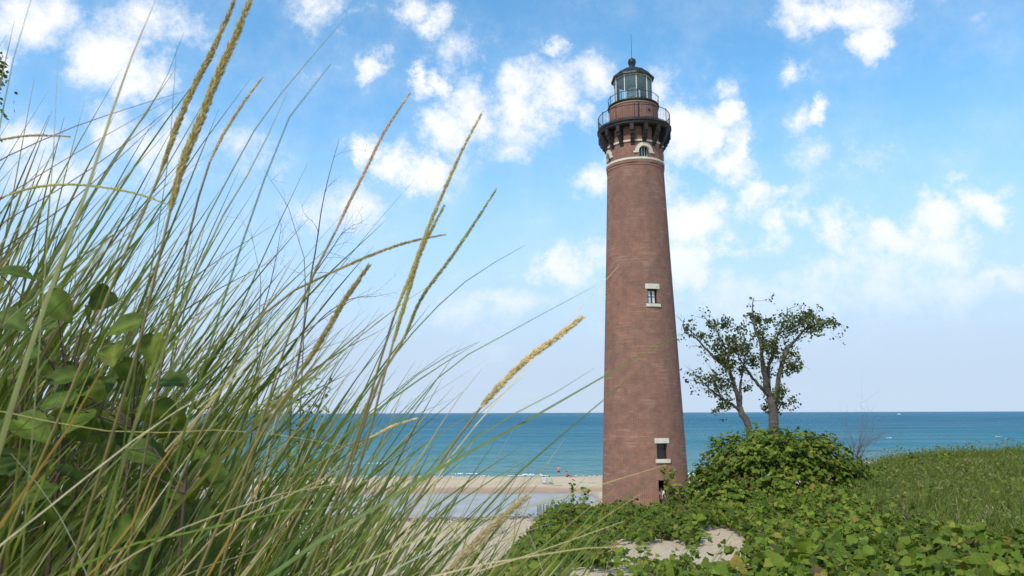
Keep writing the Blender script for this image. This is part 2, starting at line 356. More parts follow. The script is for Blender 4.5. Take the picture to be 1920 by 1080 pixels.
class MB:
    """collects shapes in world coordinates; build() makes one mesh object, child coordinates relative to its parent"""
    def __init__(s): s.v = []; s.f = []; s.c = []
    def add(s, V, Fc, col=None):
        n = len(s.v); s.v += [tuple(map(float, p)) for p in V]; s.f += [tuple(i + n for i in f) for f in Fc]
        if col is not None: s.c += [col] * len(V) if not isinstance(col, list) else col
        return s
    def box(s, c, size, M=None):
        sx, sy, sz = (x / 2 for x in size)
        V = [Vector((x, y, z)) for x in (-sx, sx) for y in (-sy, sy) for z in (-sz, sz)]
        if M is not None: V = [M @ v for v in V]
        V = [v + Vector(c) for v in V]
        return s.add(V, [(0, 1, 3, 2), (4, 6, 7, 5), (0, 4, 5, 1), (2, 3, 7, 6), (0, 2, 6, 4), (1, 5, 7, 3)])
    def tube(s, pts, rad, k=6, cap=True, col=None):
        pts = [Vector(p) for p in pts]; n = len(pts)
        rad = [rad] * n if isinstance(rad, (int, float)) else rad
        V = []; ref = Vector((0.31, 0.17, 0.93))
        for i, p in enumerate(pts):
            t = (pts[min(i + 1, n - 1)] - pts[max(i - 1, 0)])
            t = t.normalized() if t.length > 1e-9 else Vector((0, 0, 1))
            a = t.cross(ref)
            if a.length < 0.05: a = t.cross(Vector((1, 0, 0)))
            a.normalize(); b = t.cross(a)
            for j in range(k):
                w = 2 * math.pi * j / k; V.append(p + (a * math.cos(w) + b * math.sin(w)) * rad[i])
        Fc = [(i * k + j, i * k + (j + 1) % k, (i + 1) * k + (j + 1) % k, (i + 1) * k + j) for i in range(n - 1) for j in range(k)]
        if cap: Fc += [tuple(range(k))[::-1], tuple(range((n - 1) * k, n * k))]
        return s.add(V, Fc, col)
    def lathe(s, prof, c, k=32, ph=0.0, closed=False):
        V = [(c[0] + r * math.sin(ph + 2 * math.pi * j / k), c[1] - r * math.cos(ph + 2 * math.pi * j / k), z) for r, z in prof for j in range(k)]
        n = len(prof)
        Fc = [(i * k + j, i * k + (j + 1) % k, (i + 1) * k + (j + 1) % k, (i + 1) * k + j) for i in range(n - 1) for j in range(k)]
        if closed: Fc += [((n - 1) * k + j, (n - 1) * k + (j + 1) % k, (j + 1) % k, j) for j in range(k)]
        return s.add(V, Fc)
    def build(s, name, mat, parent=None, smooth=False):
        off = offset_of(parent)
        V = np.array(s.v, float) - off
        me = mesh_np(name, V, s.f, cols=np.array(s.c) if s.c else None, smooth=smooth)
        return link(name, me, mat, parent)
def sstep(a, b, x):
    t = np.clip((x - a) / (b - a), 0, 1); return t * t * (3 - 2 * t)
_nz = [(rng.uniform(-1, 1), rng.uniform(-1, 1), rng.uniform(0, 6.28)) for _ in range(24)]
def wav(x, y, s, k=0, n=6):
    """cheap smooth noise in -1..1"""
    t = 0
    for i in range(n):
        a, b, p = _nz[(k + i) % 24]; m = math.hypot(a, b) + 0.2
        t = t + np.sin((x * a + y * b) / m * (0.7 + 0.22 * i) / s * 6.28 + p + 1.7 * i)
    return t / n

# ---------------------------------------------------------------- terrain
BY = [-60, 0, 3, 6, 10, 16, 24, 40, 55, 64, 70, 74, 80, 90, 94, 97, 101, 112, 117, 122, 135, 220]
BZ = [8.3, 8.5, 8.3, 7.7, 7.0, 6.0, 4.8, 2.9, 1.4, 0.72, 0.42, 0.25, 0.05, 0.12, 0.36, 0.62, 0.78, 0.66, 0.34, 0.02, -0.9, -5]
PY = [-60, 0, 5, 9, 13, 18, 21, 25, 32, 42, 50, 60, 70, 80, 95, 105, 114, 118, 122, 135, 220]
PZ = [8.3, 8.5, 8.3, 7.95, 7.55, 7.35, 7.28, 6.5, 5.3, 4.0, 3.4, 3.2, 2.0, 0.95, 0.75, 0.75, 0.55, 0.3, 0.02, -0.9, -5]
RZY = [-60, 0, 8, 14, 20, 30, 36, 40, 50, 70, 90, 105, 118, 122, 135, 220]
RZZ = [8.6, 8.7, 8.45, 8.0, 7.70, 7.48, 7.48, 7.2, 5.9, 2.5, 1.0, 0.75, 0.3, 0.02, -0.9, -5]
def terr(x, y):
    x = np.asarray(x, float); y = np.asarray(y, float)
    z = np.interp(y, BY, BZ)
    e = np.interp(y, [0, 6, 12, 20, 30, 45, 60, 72, 95], [-0.5, -0.7, -0.60, 0.2, 1.4, 2.6, 4, 10, 11]); w = np.interp(y, [0, 12, 30, 70], [0.7, 0.8, 1.6, 4])
    z = z + (np.interp(y, PY, PZ) - z) * sstep(e - w, e + w, x)
    z = z + (np.interp(y, RZY, RZZ) - z) * sstep(4.5, 10.5, x - np.maximum(y - 14, 0) * 0.16 + np.maximum(9 - y, 0) * 0.45)
    z = z + 0.16 * wav(x, y, 3.4, 4) * sstep(9, 14, x) * sstep(12, 18, y) * sstep(60, 45, y)
    z = z + 0.55 * sstep(13, 25, x) * np.exp(-((y - 33) / 9) ** 2)
    # the grassy hump left of the camera
    z = z + 1.12 * np.exp(-(((x + 1.9) / 1.2) ** 2 + ((y - 2.5) / 1.3) ** 2) ** 1.4)
    z = z + 0.7 * sstep(-2.5, -5, x) * sstep(13, 6, y) * sstep(-30, -5, y)
    near = sstep(70, 40, y)
    z = z + near * (0.05 * wav(x, y, 2.3, 3) + 0.10 * wav(x, y, 6.0, 9) * sstep(3, 9, y))
    z = z + 0.03 * wav(x, y, 1.2, 5) * near + sstep(60, 80, y) * sstep(122, 112, y) * (0.05 * wav(x, y, 7, 2) + 0.02 * wav(x, y, 1.5, 11))
    return z
def axis_coords(lo, hi, c, d0, g):
    out = [c]; d = d0
    while out[-1] < hi: out.append(out[-1] + d); d *= g
    o2 = [c]; d = d0
    while o2[-1] > lo: o2.append(o2[-1] - d); d *= g
    return np.array(o2[::-1][:-1] + out)
gx = axis_coords(-400, 400, 0, 0.10, 1.024); gy = np.concatenate([axis_coords(-60, 20, 2, 0.10, 1.02), ])
gy = np.concatenate([gy[gy < 20], np.arange(20, 60, 0.45), np.arange(60, 126, 0.4), np.arange(126, 220, 6)])
X, Y = np.meshgrid(gx, gy); Z = terr(X, Y)
# footprints and wind scour on the open sand
Z += 0.028 * np.minimum(0, wav(X, Y, 0.55, 1)) * sstep(72, 60, Y) * sstep(4, 8, Y) + 0.05 * np.minimum(0, wav(X, Y, 1.1, 14)) * sstep(95, 98, Y) * sstep(116, 110, Y)
nx, ny = len(gx), len(gy)
idx = np.arange(nx * ny).reshape(ny, nx)
quads = np.stack([idx[:-1, :-1], idx[:-1, 1:], idx[1:, 1:], idx[1:, :-1]], -1).reshape(-1, 4)
g_ = link('ground', mesh_np('ground', np.stack([X, Y, Z], -1).reshape(-1, 3), quads, smooth=True), M_SAND)
tag(g_, 'pale sand of the dunes and the beach', 'ground', kind='structure')

# lake
lx = axis_coords(-32000, 32000, 0, 2.0, 1.0 + 1e-9) if False else np.concatenate([-np.geomspace(32000, 262, 45), np.arange(-260, 261, 2.2), np.geomspace(262, 32000, 45)])
ly_ = np.concatenate([np.arange(112, 165, 0.42), np.geomspace(165.4, 420, 110), np.geomspace(430, 32000, 40)])
X, Y = np.meshgrid(lx, ly_)
ph = Y + 2.6 * wav(X, Y, 46, 4) + 0.8 * wav(X, Y, 13, 7)
amp = sstep(116, 124, Y) * sstep(520, 160, Y)
crest = lambda p: np.exp(2.2 * (np.sin(p) - 1))
Z = amp * (0.42 * crest(ph * 2 * math.pi / 9.5) * (0.55 + 0.45 * wav(X, Y, 30, 12)) + 0.24 * crest((ph * 1.07 + 0.15 * X) * 2 * math.pi / 4.1) * (0.5 + 0.5 * wav(X, Y, 17, 2)) + 0.05 * wav(X, Y * 2.2, 2.4, 6)) - 0.03
nx, ny = len(lx), len(ly_); idx = np.arange(nx * ny).reshape(ny, nx)
quads = np.stack([idx[:-1, :-1], idx[:-1, 1:], idx[1:, 1:], idx[1:, :-1]], -1).reshape(-1, 4)
tag(link('lake', mesh_np('lake', np.stack([X, Y, Z], -1).reshape(-1, 3), quads, smooth=True), M_LAKE), 'wide blue lake reaching to the horizon', 'lake', kind='structure')

# still pool behind the beach ridge
px_ = np.linspace(-160, 14, 60); py_ = np.linspace(62, 98, 16)
X, Y = np.meshgrid(px_, py_); idx = np.arange(X.size).reshape(X.shape)
quads = np.stack([idx[:-1, :-1], idx[:-1, 1:], idx[1:, 1:], idx[1:, :-1]], -1).reshape(-1, 4)
tag(link('pool', mesh_np('pool', np.stack([X, Y, np.full_like(X, 0.30)], -1).reshape(-1, 3), quads), M_POOL), 'shallow grey pool of still water behind the beach', 'pool', kind='structure')

# ---------------------------------------------------------------- lighthouse
TX, TY = 9.33, 54.0
tocam = Vector((-TX, -TY, 0)).normalized(); tright = Vector((-tocam.y, tocam.x, 0))
PH0 = math.atan2(tocam.x, -tocam.y)                # lathe angle that faces the camera
def cyl(ph, r, z):                                  # ph in radians, positive to the right as seen by the camera
    return Vector((TX, TY, 0)) + (tright * math.sin(ph) + tocam * math.cos(ph)) * r + Vector((0, 0, z))
def zs(py): return float(at(1195, py, TY)[2])
def zf(py, r, ph=0.0): return float(at(1200, py, TY - r * math.cos(ph))[2])
Z0 = float(terr(TX, TY)) - 0.4
Z_BAND = zs(315.5); Z_DECK = zs(245.5)
R_TOP = 2.08
def shaft_r(z): return float(np.interp(z, [2.5, 6.5, 14.4, 21.4, 27.2, Z_BAND], [3.08, 2.93, 2.62, 2.34, 2.13, 2.10]))
tower = empty('lighthouse', (TX, TY, Z0), 'tall tapering red brick lighthouse tower with black iron gallery and glass lantern', 'lighthouse')

def lathe_uv(name, prof, mat, openings=(), k=112, parent=tower, smooth=True):
    """turned surface in tower coordinates; openings (ph centre, half width m, z0, z1) are left out"""
    angs = list(np.linspace(-math.pi, math.pi, k + 1)[:-1]); zl = [z for _, z in prof]
    rr = lambda z: float(np.interp(z, zl, [r for r, _ in prof]))
    zset = sorted(set(zl))
    for (pc, hw, a, b) in openings:
        h = hw / rr((a + b) / 2)
        angs = [t for t in angs if abs((t - pc + math.pi) % (2 * math.pi) - math.pi) > h + 0.012 or abs((t - pc + math.pi) % (2 * math.pi) - math.pi) < h - 0.012]
        angs += [pc - h, pc + h]
        for q in (a, b):
            if min(abs(q - zz) for zz in zset) > 1e-4: zset.append(q)
    angs = sorted((t + math.pi) % (2 * math.pi) - math.pi for t in angs); zset = sorted(zset); n = len(angs)
    V = []; UV = []; rm = rr(zset[len(zset) // 2])
    for z in zset:
        for t in angs + [angs[0] + 2 * math.pi]:
            V.append(cyl(t, rr(z), z)); UV.append((t * 2.5 if mat is M_BRICK else t, z))
    Fc = []; n1 = n + 1
    for i in range(len(zset) - 1):
        zm = (zset[i] + zset[i + 1]) / 2
        for j in range(n):
            tm = (angs[j] + (angs[j + 1] if j + 1 < n else angs[0] + 2 * math.pi)) / 2
            if any(abs((tm - pc + math.pi) % (2 * math.pi) - math.pi) < hw / rr((a + b) / 2) and a < zm < b for (pc, hw, a, b) in openings): continue
            Fc.append((i * n1 + j, i * n1 + j + 1, (i + 1) * n1 + j + 1, (i + 1) * n1 + j))
    me = mesh_np(name, np.array(V) - offset_of(parent), Fc, smooth=smooth, uv=UV)
    return link(name, me, mat, parent)
def slab(pc, u0, u1, z0, z1, d0, d1, rfun, mb=None, nseg=4):
    """curved block hugging the tower: u across in metres, d out from the wall (d0 inner, d1 outer)"""
    mb = mb or MB(); V = []
    for i in range(nseg + 1):
        u = u0 + (u1 - u0) * i / nseg
        for z in (z0, z1):
            r = rfun(z); a = pc + u / r
            V += [cyl(a, r + d0, z), cyl(a, r + d1, z)]
    Fc = []
    for i in range(nseg):
        a = i * 4; b = a + 4
        Fc += [(a + 1, b + 1, b + 3, a + 3), (a, a + 2, b + 2, b), (a, b, b + 1, a + 1), (a + 2, a + 3, b + 3, b + 2)]
    e = nseg * 4; Fc += [(0, 1, 3, 2), (e, e + 2, e + 3, e + 1)]
    return mb.add(V, Fc)

A1 = R_(25); A2 = R_(22.5); A3 = R_(19.2)
zd1 = zf(900, 2.95, A1); zw0, zw1 = zf(860.5, 2.9, A1), zf(831, 2.9, A1); zm0, zm1 = zf(570, 2.45, A2), zf(542, 2.45, A2)
za0, za1 = zf(302.5, 2.08, A3), zf(274, 2.08, A3)
UPW = [A3 + i * math.pi / 2 for i in range(4)]
ops = [(A1, 0.41, Z0 + 0.5, zd1), (A1, 0.40, zw0, zw1), (A2, 0.40, zm0, zm1)]
prof = [(shaft_r(z), z) for z in np.linspace(Z0, Z_BAND, 26)]
lathe_uv('brick_shaft', prof, M_BRICK, ops)
zc0 = zf(268, 2.1)                                   # foot of the gallery brackets
zdk0 = Z_DECK - 0.42                                 # underside of the gallery deck
ops2 = [(a, 0.40, za0, za1) for a in UPW]
lathe_uv('brick_neck', [(R_TOP, z) for z in np.linspace(Z_BAND, zdk0, 12)], M_BRICK, ops2)
# stone and brick string courses
def ring(name, r0, r1, z0, z1, mat, parent=tower, k=96):
    pr = [(r0, z0), (r1, z0 + 0.012), (r1 + 0.004, (z0 + z1) / 2), (r1, z1 - 0.012), (r0, z1)]
    return lathe_uv(name, [(r, z + i * 1e-3) for i, (r, z) in enumerate(pr)], mat, parent=parent, k=k) if False else MB().lathe(pr, (TX, TY), k, PH0).build(name, mat, parent, smooth=False)
ring('string_course', R_TOP - 0.02, R_TOP + 0.10, Z_BAND, Z_BAND + 0.17, M_STONE)
def brick_ring(name, r0, r1, z0, z1):
    k = 96; V = []; UV = []; pr = [(r0, z0), (r1, z0 + 0.02), (r1, z1 - 0.02), (r0, z1)]
    for r, z in pr:
        for j in range(k + 1):
            t = 2 * math.pi * j / k; V.append(cyl(t, r, z)); UV.append((t * 2.1, z))
    Fc = [(i * (k + 1) + j, i * (k + 1) + j + 1, (i + 1) * (k + 1) + j + 1, (i + 1) * (k + 1) + j) for i in range(3) for j in range(k)]
    return link(name, mesh_np(name, np.array(V) - offset_of(tower), Fc, uv=UV), M_BRICK, tower)
brick_ring('brick_course', 2.09, 2.17, Z_BAND - 0.22, Z_BAND - 0.002)
brick_ring('brick_course', 2.10, 2.15, Z_BAND - 0.42, Z_BAND - 0.26)

def reveal(pc, hw, z0, z1, rfun, depth=0.34):
    mb = MB()
    slab(pc, -hw - 0.06, -hw, z0 - 0.05, z1 + 0.05, -depth, -0.004, rfun, mb, 1); slab(pc, hw, hw + 0.06, z0 - 0.05, z1 + 0.05, -depth, -0.004, rfun, mb, 1)
    slab(pc, -hw, hw, z1, z1 + 0.05, -depth, -0.004, rfun, mb); slab(pc, -hw, hw, z0 - 0.05, z0, -depth, -0.004, rfun, mb)
    return mb
def brickify(o):
    me = o.data; ul = me.uv_layers.new(name='UVMap')
    for lp in me.loops:
        v = me.vertices[lp.vertex_index].co; ul.data[lp.index].uv = (v.x + v.y, v.z)
    return o
# doorway
brickify(reveal(A1, 0.41, Z0 + 0.5, zd1, shaft_r, 0.75).build('door_reveal', M_BRICK, tower))
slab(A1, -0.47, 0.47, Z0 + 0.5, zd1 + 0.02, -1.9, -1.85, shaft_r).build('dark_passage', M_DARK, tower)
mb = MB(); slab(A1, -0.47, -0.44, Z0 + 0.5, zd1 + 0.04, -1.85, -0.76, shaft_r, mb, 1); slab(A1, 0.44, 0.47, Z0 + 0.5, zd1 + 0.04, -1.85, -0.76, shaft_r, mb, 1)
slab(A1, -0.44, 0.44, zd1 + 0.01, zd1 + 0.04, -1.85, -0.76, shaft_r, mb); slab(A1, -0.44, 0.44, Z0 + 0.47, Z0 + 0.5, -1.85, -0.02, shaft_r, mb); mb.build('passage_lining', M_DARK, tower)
slab(A1, -0.75, 0.75, Z0 + 0.30, Z0 + 0.5, 0.0, 0.55, shaft_r).build('door_step', M_STONE, tower)
# the two lintelled windows
def window(pc, z0, z1, glazed, lint, sill):
    w = reveal(pc, 0.40, z0, z1, shaft_r).build('window', M_BRICK, tower); brickify(w)
    w.location = (0, 0, 0)
    def part(mb, nm, mat): return mb.build(nm, mat, w)
    part(slab(pc, -0.53, 0.53, z1 + 0.002, z1 + lint, -0.1, 0.035, shaft_r), 'lintel', M_STONE)
    part(slab(pc, -0.52, 0.52, z0 - sill, z0 - 0.002, -0.3, 0.09, shaft_r), 'sill', M_STONE)
    mb = MB()
    fr = M_PAINT if glazed else M_IRON
    for a, b, c, d in ((-0.40, -0.33, z0, z1), (0.33, 0.40, z0, z1), (-0.33, 0.33, z1 - 0.07, z1), (-0.33, 0.33, z0, z0 + 0.07)): slab(pc, a, b, c, d, -0.30, -0.22, shaft_r, mb, 1)
    part(mb, 'frame', M_GREENIRON)
    if glazed:
        for a, b in ((-0.31, -0.10), (0.05, 0.25)):
            part(slab(pc, a, b, z0 + 0.075, z1 - 0.13, -0.255, -0.245, shaft_r, None, 1), 'reflection_strip', M_PAINT)  # pale painted strips standing in for light reflected in the window glass
        part(slab(pc, -0.33, 0.33, (z0 + z1) / 2 - 0.03, (z0 + z1) / 2 + 0.01, -0.238, -0.2, shaft_r, None, 1), 'glazing_bar', M_GREENIRON)
    part(slab(pc, -0.34, 0.34, z0 + 0.05, z1 - 0.05, -0.29, -0.27, shaft_r, None, 2), 'pane', M_WGLASS)
window(A1, zw0, zw1, False, 0.34, 0.25)
window(A2, zm0, zm1, True, 0.36, 0.21)
# four arched windows under the gallery
rn = lambda z: R_TOP
for a in UPW:
    zsp = za1 - 0.40
    w = reveal(a, 0.40, za0, za1, rn, 0.36).build('arched_window', M_BRICK, tower); brickify(w)
    hood = []; nseg = 13
    for i in range(nseg):                            # voussoirs of the stone hood
        t0 = math.pi * i / nseg + 0.008; t1 = math.pi * (i + 1) / nseg - 0.008
        ri, ro = 0.40, 0.66
        if i == nseg // 2: ro = 0.74
        V = []
        for t in (t0, t1):
            for r in (ri, ro):
                for d in (-0.12, 0.09): V.append(cyl(a + math.cos(t) * r / R_TOP, R_TOP + d, zsp + math.sin(t) * r))
        MB().add(V, [(0, 1, 3, 2), (4, 6, 7, 5), (0, 4, 5, 1), (2, 3, 7, 6), (1, 5, 7, 3), (0, 2, 6, 4)]).build('hood_stone', M_STONE, w)
    for sgn in (-1, 1):
        slab(a, min(sgn * 0.42, sgn * 0.78), max(sgn * 0.42, sgn * 0.78), zsp - 0.12, zsp - 0.004, -0.05, 0.085, rn, None, 2).build('label_stop', M_STONE, w)
    slab(a, -0.36, 0.36, za0 + 0.02, za1 - 0.02, -0.34, -0.32, rn, None, 2).build('pane', M_WGLASS, w)
    for u in (-0.36, -0.13, 0.10, 0.33):
        slab(a, u, u + 0.055, za0 + 0.01, za1 - (0.10 if abs(u) > 0.2 else 0.02), -0.31, -0.27, rn, None, 1).build('mullion', M_PAINT, w)
    slab(a, -0.33, 0.33, za0 + 0.42, za0 + 0.46, -0.318, -0.29, rn, None, 1).build('glazing_bar', M_PAINT, w)
    # dark tympanum corners behind the hood
    slab(a, -0.40, 0.40, za0 - 0.10, za0 - 0.004, -0.3, 0.05, rn, None, 2).build('sill', M_STONE, w)

# gallery: deck, sixteen brackets, ledges between them, railing
RD = 2.76
MB().lathe([(1.7, Z_DECK), (RD, Z_DECK), (RD + 0.03, Z_DECK - 0.03), (RD + 0.03, Z_DECK - 0.15), (RD - 0.05, Z_DECK - 0.19), (RD - 0.05, Z_DECK - 0.34), (RD - 0.14, Z_DECK - 0.42), (2.0, Z_DECK - 0.42)], (TX, TY), 80, PH0).build('gallery_deck', M_IRON, tower)
brp = [(0.0, 0.0), (0.64, 0.0), (0.64, -0.52), (0.55, -0.58), (0.52, -0.78), (0.40, -0.86), (0.36, -1.04), (0.23, -1.12), (0.20, -1.30), (0.10, -1.38), (0.08, -1.52), (0.0, -1.56)]
zb = Z_DECK - 0.40; sc_b = (zb - zc0 + 0.12) / 1.56
for i in range(16):
    a = A3 + i * math.pi / 8
    tv = tright * math.cos(a) - tocam * math.sin(a)
    V = []
    for s in (-0.14, 0.14):
        for d, h in brp: V.append(cyl(a, R_TOP - 0.02 + d * 1.02, zb + h * sc_b) + tv * s)
    n = len(brp); Fc = [tuple(range(n))[::-1], tuple(range(n, 2 * n))] + [(j, (j + 1) % n, n + (j + 1) % n, n + j) for j in range(n)]
    MB().add(V, Fc).build('bracket', M_IRON, tower)
    hw = R_TOP * math.pi / 16 - 0.15
    slab(a + math.pi / 16, -hw, hw, zc0 + 0.16, zc0 + 0.28, -0.02, 0.09, rn, None, 4).build('ledge', M_STONE, tower)
def railing(name, r, z0, h, nbal, npost, rails):
    mb = MB(); k = 64
    for q, rad in rails:
        mb.tube([cyl(2 * math.pi * j / k, r, z0 + h * q) for j in range(k + 1)], rad, 5, cap=False)
    rl = mb.build(name, M_IRON, tower)
    pm = bm_ = None
    for i in range(nbal):
        a = 2 * math.pi * (i + 0.5) / nbal; post = (i % (nbal // npost) == 0)
        p = cyl(a, r, z0)
        key = 'post' if post else 'baluster'
        if post and pm is None:
            pm = MB().tube([(0, 0, 0), (0, 0, h + 0.03)], 0.026, 6).lathe([(0.0, h + 0.02), (0.045, h + 0.05), (0.045, h + 0.08), (0.0, h + 0.12)], (0, 0), 6)
            pm = mesh_np('post', np.array(pm.v), pm.f)
            pm.materials.append(M_IRON)
        if not post and bm_ is None:
            bm_ = MB().tube([(0, 0, 0), (0, 0, h)], 0.011, 4); bm_ = mesh_np('baluster', np.array(bm_.v), bm_.f); bm_.materials.append(M_IRON)
        o = link(key, pm if post else bm_, None, rl); o.location = p - Vector(offset_of(rl))
railing('gallery_railing', RD - 0.07, Z_DECK, 1.0, 96, 12, [(1.0, 0.028), (0.08, 0.018)])

# watch room drum, upper deck and its railing
RW = 1.84; Z_UP = zf(184, RW)
lathe_uv('watch_room', [(RW, z) for z in np.linspace(Z_DECK - 0.1, Z_UP - 0.1, 8)], M_BRICK, k=72)
ring('watch_room_course', RW - 0.02, RW + 0.04, Z_UP - 0.26, Z_UP - 0.14, M_BRICK)
brickify(tower.children[-1])
MB().lathe([(1.2, Z_UP), (RW + 0.10, Z_UP), (RW + 0.12, Z_UP - 0.05), (RW + 0.03, Z_UP - 0.11), (RW - 0.05, Z_UP - 0.11)], (TX, TY), 72, PH0).build('lantern_deck', M_IRON, tower)
railing('lantern_railing', RW + 0.06, Z_UP, 0.62, 20, 10, [(1.0, 0.024), (0.06, 0.014)])
slab(R_(12), -0.05, 0.05, Z_DECK + 0.05, Z_UP - 0.2, 0.0, 0.03, lambda z: RW, None, 1).build('downpipe', M_IRON, tower)
slab(R_(38), -0.09, 0.09, Z_DECK + 0.95, Z_DECK + 1.13, -0.02, 0.03, lambda z: RW, None, 1).build('vent_hole', M_IRON, tower)

# lantern room: ten sided
RL = 1.43; LP = R_(11.4); Z_EAVE = zs(151)
lant = MB().lathe([(RL + 0.05, Z_UP), (RL + 0.06, Z_UP + 0.22), (RL, Z_UP + 0.25), (RL - 0.15, Z_UP + 0.25)], (TX, TY), 10, PH0 + LP).build('lantern', M_INNER, tower)
MB().lathe([(RL - 0.1, Z_EAVE + 0.02), (RL + 0.04, Z_EAVE), (RL + 0.04, Z_EAVE - 0.10), (RL - 0.07, Z_EAVE - 0.12)], (TX, TY), 10, PH0 + LP).build('head_ring', M_INNER, lant)
for i in range(10):
    a = LP + i * math.pi / 5; b = a + math.pi / 5
    MB().tube([cyl(a, RL, Z_UP + 0.2), cyl(a, RL, Z_EAVE)], 0.034, 6).build('mullion', M_PAINT, lant)
    rr_ = RL - 0.01
    MB().add([cyl(a, rr_, Z_UP + 0.24), cyl(b, rr_, Z_UP + 0.24), cyl(b, rr_, Z_EAVE - 0.05), cyl(a, rr_, Z_EAVE - 0.05)], [(0, 1, 2, 3)]).build('pane', M_GLASS, lant)
MB().lathe([(RL - .06, Z_EAVE - .10), (1.0, Z_EAVE + .06), (.3, Z_EAVE + .16), (0.0, Z_EAVE + .17)], (TX, TY), 10, PH0 + LP).build('lantern_ceiling', M_INNER, lant)
# fresnel lens on its pedestal
zl0 = Z_UP + 0.35
mb = MB(); pr = []
for i in range(15):
    t = i / 14; r = 0.48 * (1 - abs(2 * t - 1) ** 2.6 * 0.45)
    pr += [(r - 0.03, zl0 + t * 1.25), (r, zl0 + (t + 0.04) * 1.25)]
mb.lathe(pr, (TX, TY), 24, PH0); mb.build('lens', M_LENS, tower)
MB().lathe([(0.0, Z_UP + 0.05), (0.3, Z_UP + 0.05), (0.28, zl0 - 0.06), (0.5, zl0 - 0.03), (0.5, zl0 + 0.01), (0, zl0 + 0.01)], (TX, TY), 20, PH0).build('lens_pedestal', M_BRASS, tower)
MB().lathe([(0.42, zl0 + 1.30), (0.3, zl0 + 1.4), (0.0, zl0 + 1.45)], (TX, TY), 20, PH0).build('lens_cap', M_BRASS, tower)
for i in range(6):
    a = i * math.pi / 3; MB().tube([cyl(a, 0.50, zl0), cyl(a, 0.52, zl0 + 0.65), cyl(a, 0.45, zl0 + 1.3)], 0.018, 5).build('lens_rib', M_BRASS, tower)
# roof
zr = Z_EAVE
roof = MB().lathe([(RL - 0.1, zr - 0.02), (1.64, zr - 0.10), (1.66, zr - 0.06), (1.64, zr + 0.08), (1.30, zr + 0.34)], (TX, TY), 10, PH0 + LP).build('lantern_roof', M_GREENIRON, tower)
MB().lathe([(1.34, zr + 0.30), (1.16, zr + 0.47), (0.98, zr + 0.64), (0.74, zr + 0.79), (0.46, zr + 0.88), (0.30, zr + 0.95), (0.25, zr + 1.06)], (TX, TY), 20, PH0 + LP).build('roof_dome', M_GREENIRON, roof, smooth=True)
for i in range(10):
    a = LP + i * math.pi / 5
    MB().tube([cyl(a, 1.65, zr + 0.07), cyl(a, 1.30, zr + 0.36), cyl(a, 0.98, zr + 0.66), cyl(a, 0.5, zr + 0.88)], 0.022, 5).build('roof_rib', M_GREENIRON, roof)
zbb = zs(116.5)
MB().lathe([(0.25, zr + 1.0), (0.22, zbb - 0.30), (0.27, zbb - 0.2), (0.31, zbb - 0.06), (0.31, zbb + 0.06), (0.26, zbb + 0.19), (0.15, zbb + 0.28), (0.05, zbb + 0.32), (0.0, zbb + 0.33)], (TX, TY), 20, PH0).build('ventilator_ball', M_GREENIRON, roof, smooth=True)
MB().tube([(TX, TY, zbb + 0.3), (TX, TY, zs(64))], [0.022, 0.012], 5).build('lightning_rod', M_IRON, roof)

# ---------------------------------------------------------------- plants: tools
def ground_hit(px, py, ymax=140):
    d = ray(px, py); d = d / d[1]
    ys = np.linspace(0.8, ymax, 4000); P = CAM + d * ys[:, None]
    below = P[:, 2] < terr(P[:, 0], P[:, 1])
    i = int(np.argmax(below)) if below.any() else len(ys) - 1
    return P[i]
def unit(v): return v / np.maximum(np.linalg.norm(v, axis=-1, keepdims=True), 1e-9)
VL = np.array([(0, .02, 0), (0, .34, .035), (0, .68, .0), (0, 1.02, -.15), (.28, -.15, .07), (.50, .12, .13), (.50, .42, .10), (.30, .74, -.01), (-.28, -.15, .07), (-.50, .12, .13), (-.50, .42, .10), (-.30, .74, -.01)], float)
FL = np.array([(0, 4, 5, 1), (1, 5, 6, 2), (2, 6, 7, 3), (0, 1, 9, 8), (1, 2, 10, 9), (2, 3, 11, 10)])
VP = np.array([(0, 0, 0), (.42, .38, .08), (0, 1, -.08), (-.42, .38, .08)], float); FP = np.array([(0, 1, 2, 3)])
def frames(nrm, tip):
    """rotation matrices with local z = nrm and local y close to tip"""
    z = unit(nrm); y = unit(tip - (tip * z).sum(-1, keepdims=True) * z); x = np.cross(y, z)
    return np.stack([x, y, z], -1)
def scatter_mesh(name, base, faces, pos, R, size, cols):
    n = len(pos); k = len(base)
    jit = 1 + rng.normal(0, 0.13, (n, k, 3)); jit[:, :, 2] += rng.normal(0, .7, (n, 1)); b = base[None] * jit
    V = np.einsum('nij,nkj->nki', R, b) * size[:, None, None] + pos[:, None, :]
    Fc = (faces[None] + (np.arange(n) * k)[:, None, None]).reshape(-1, faces.shape[1])
    return mesh_np(name, V.reshape(-1, 3), Fc, np.repeat(cols, k, 0))
def pick_col(n, pal, w=None):
    pal = np.array(pal); i = rng.choice(len(pal), n, p=w)
    c = pal[i] * rng.uniform(0.8, 1.2, (n, 1)) * rng.uniform(0.93, 1.07, (n, 3)); return np.clip(c, 0, 1)
VPAL = [(.100, .148, .016), (.130, .182, .020), (.175, .225, .026), (.070, .108, .016), (.22, .25, .034), (.25, .20, .04), (.13, .085, .035)]
VW = [.25, .25, .17, .17, .08, .04, .04]
LEAFV = []
for i in range(10):
    b = VL * (1 + rng.normal(0, 0.09, VL.shape)); c = np.array([VPAL[[0, 1, 2, 3, 1, 0, 4, 2, 1, 5][i]]] * len(VL))
    me = mesh_np('leaf', b, FL, c); me.materials.append(M_LEAF); LEAFV.append(me)
def visible(P, m=40):
    px, py, z = proj(P); return (z > 0.3) & (px > -m) & (px < 1920 + m) & (py > -m) & (py < 1080 + m)
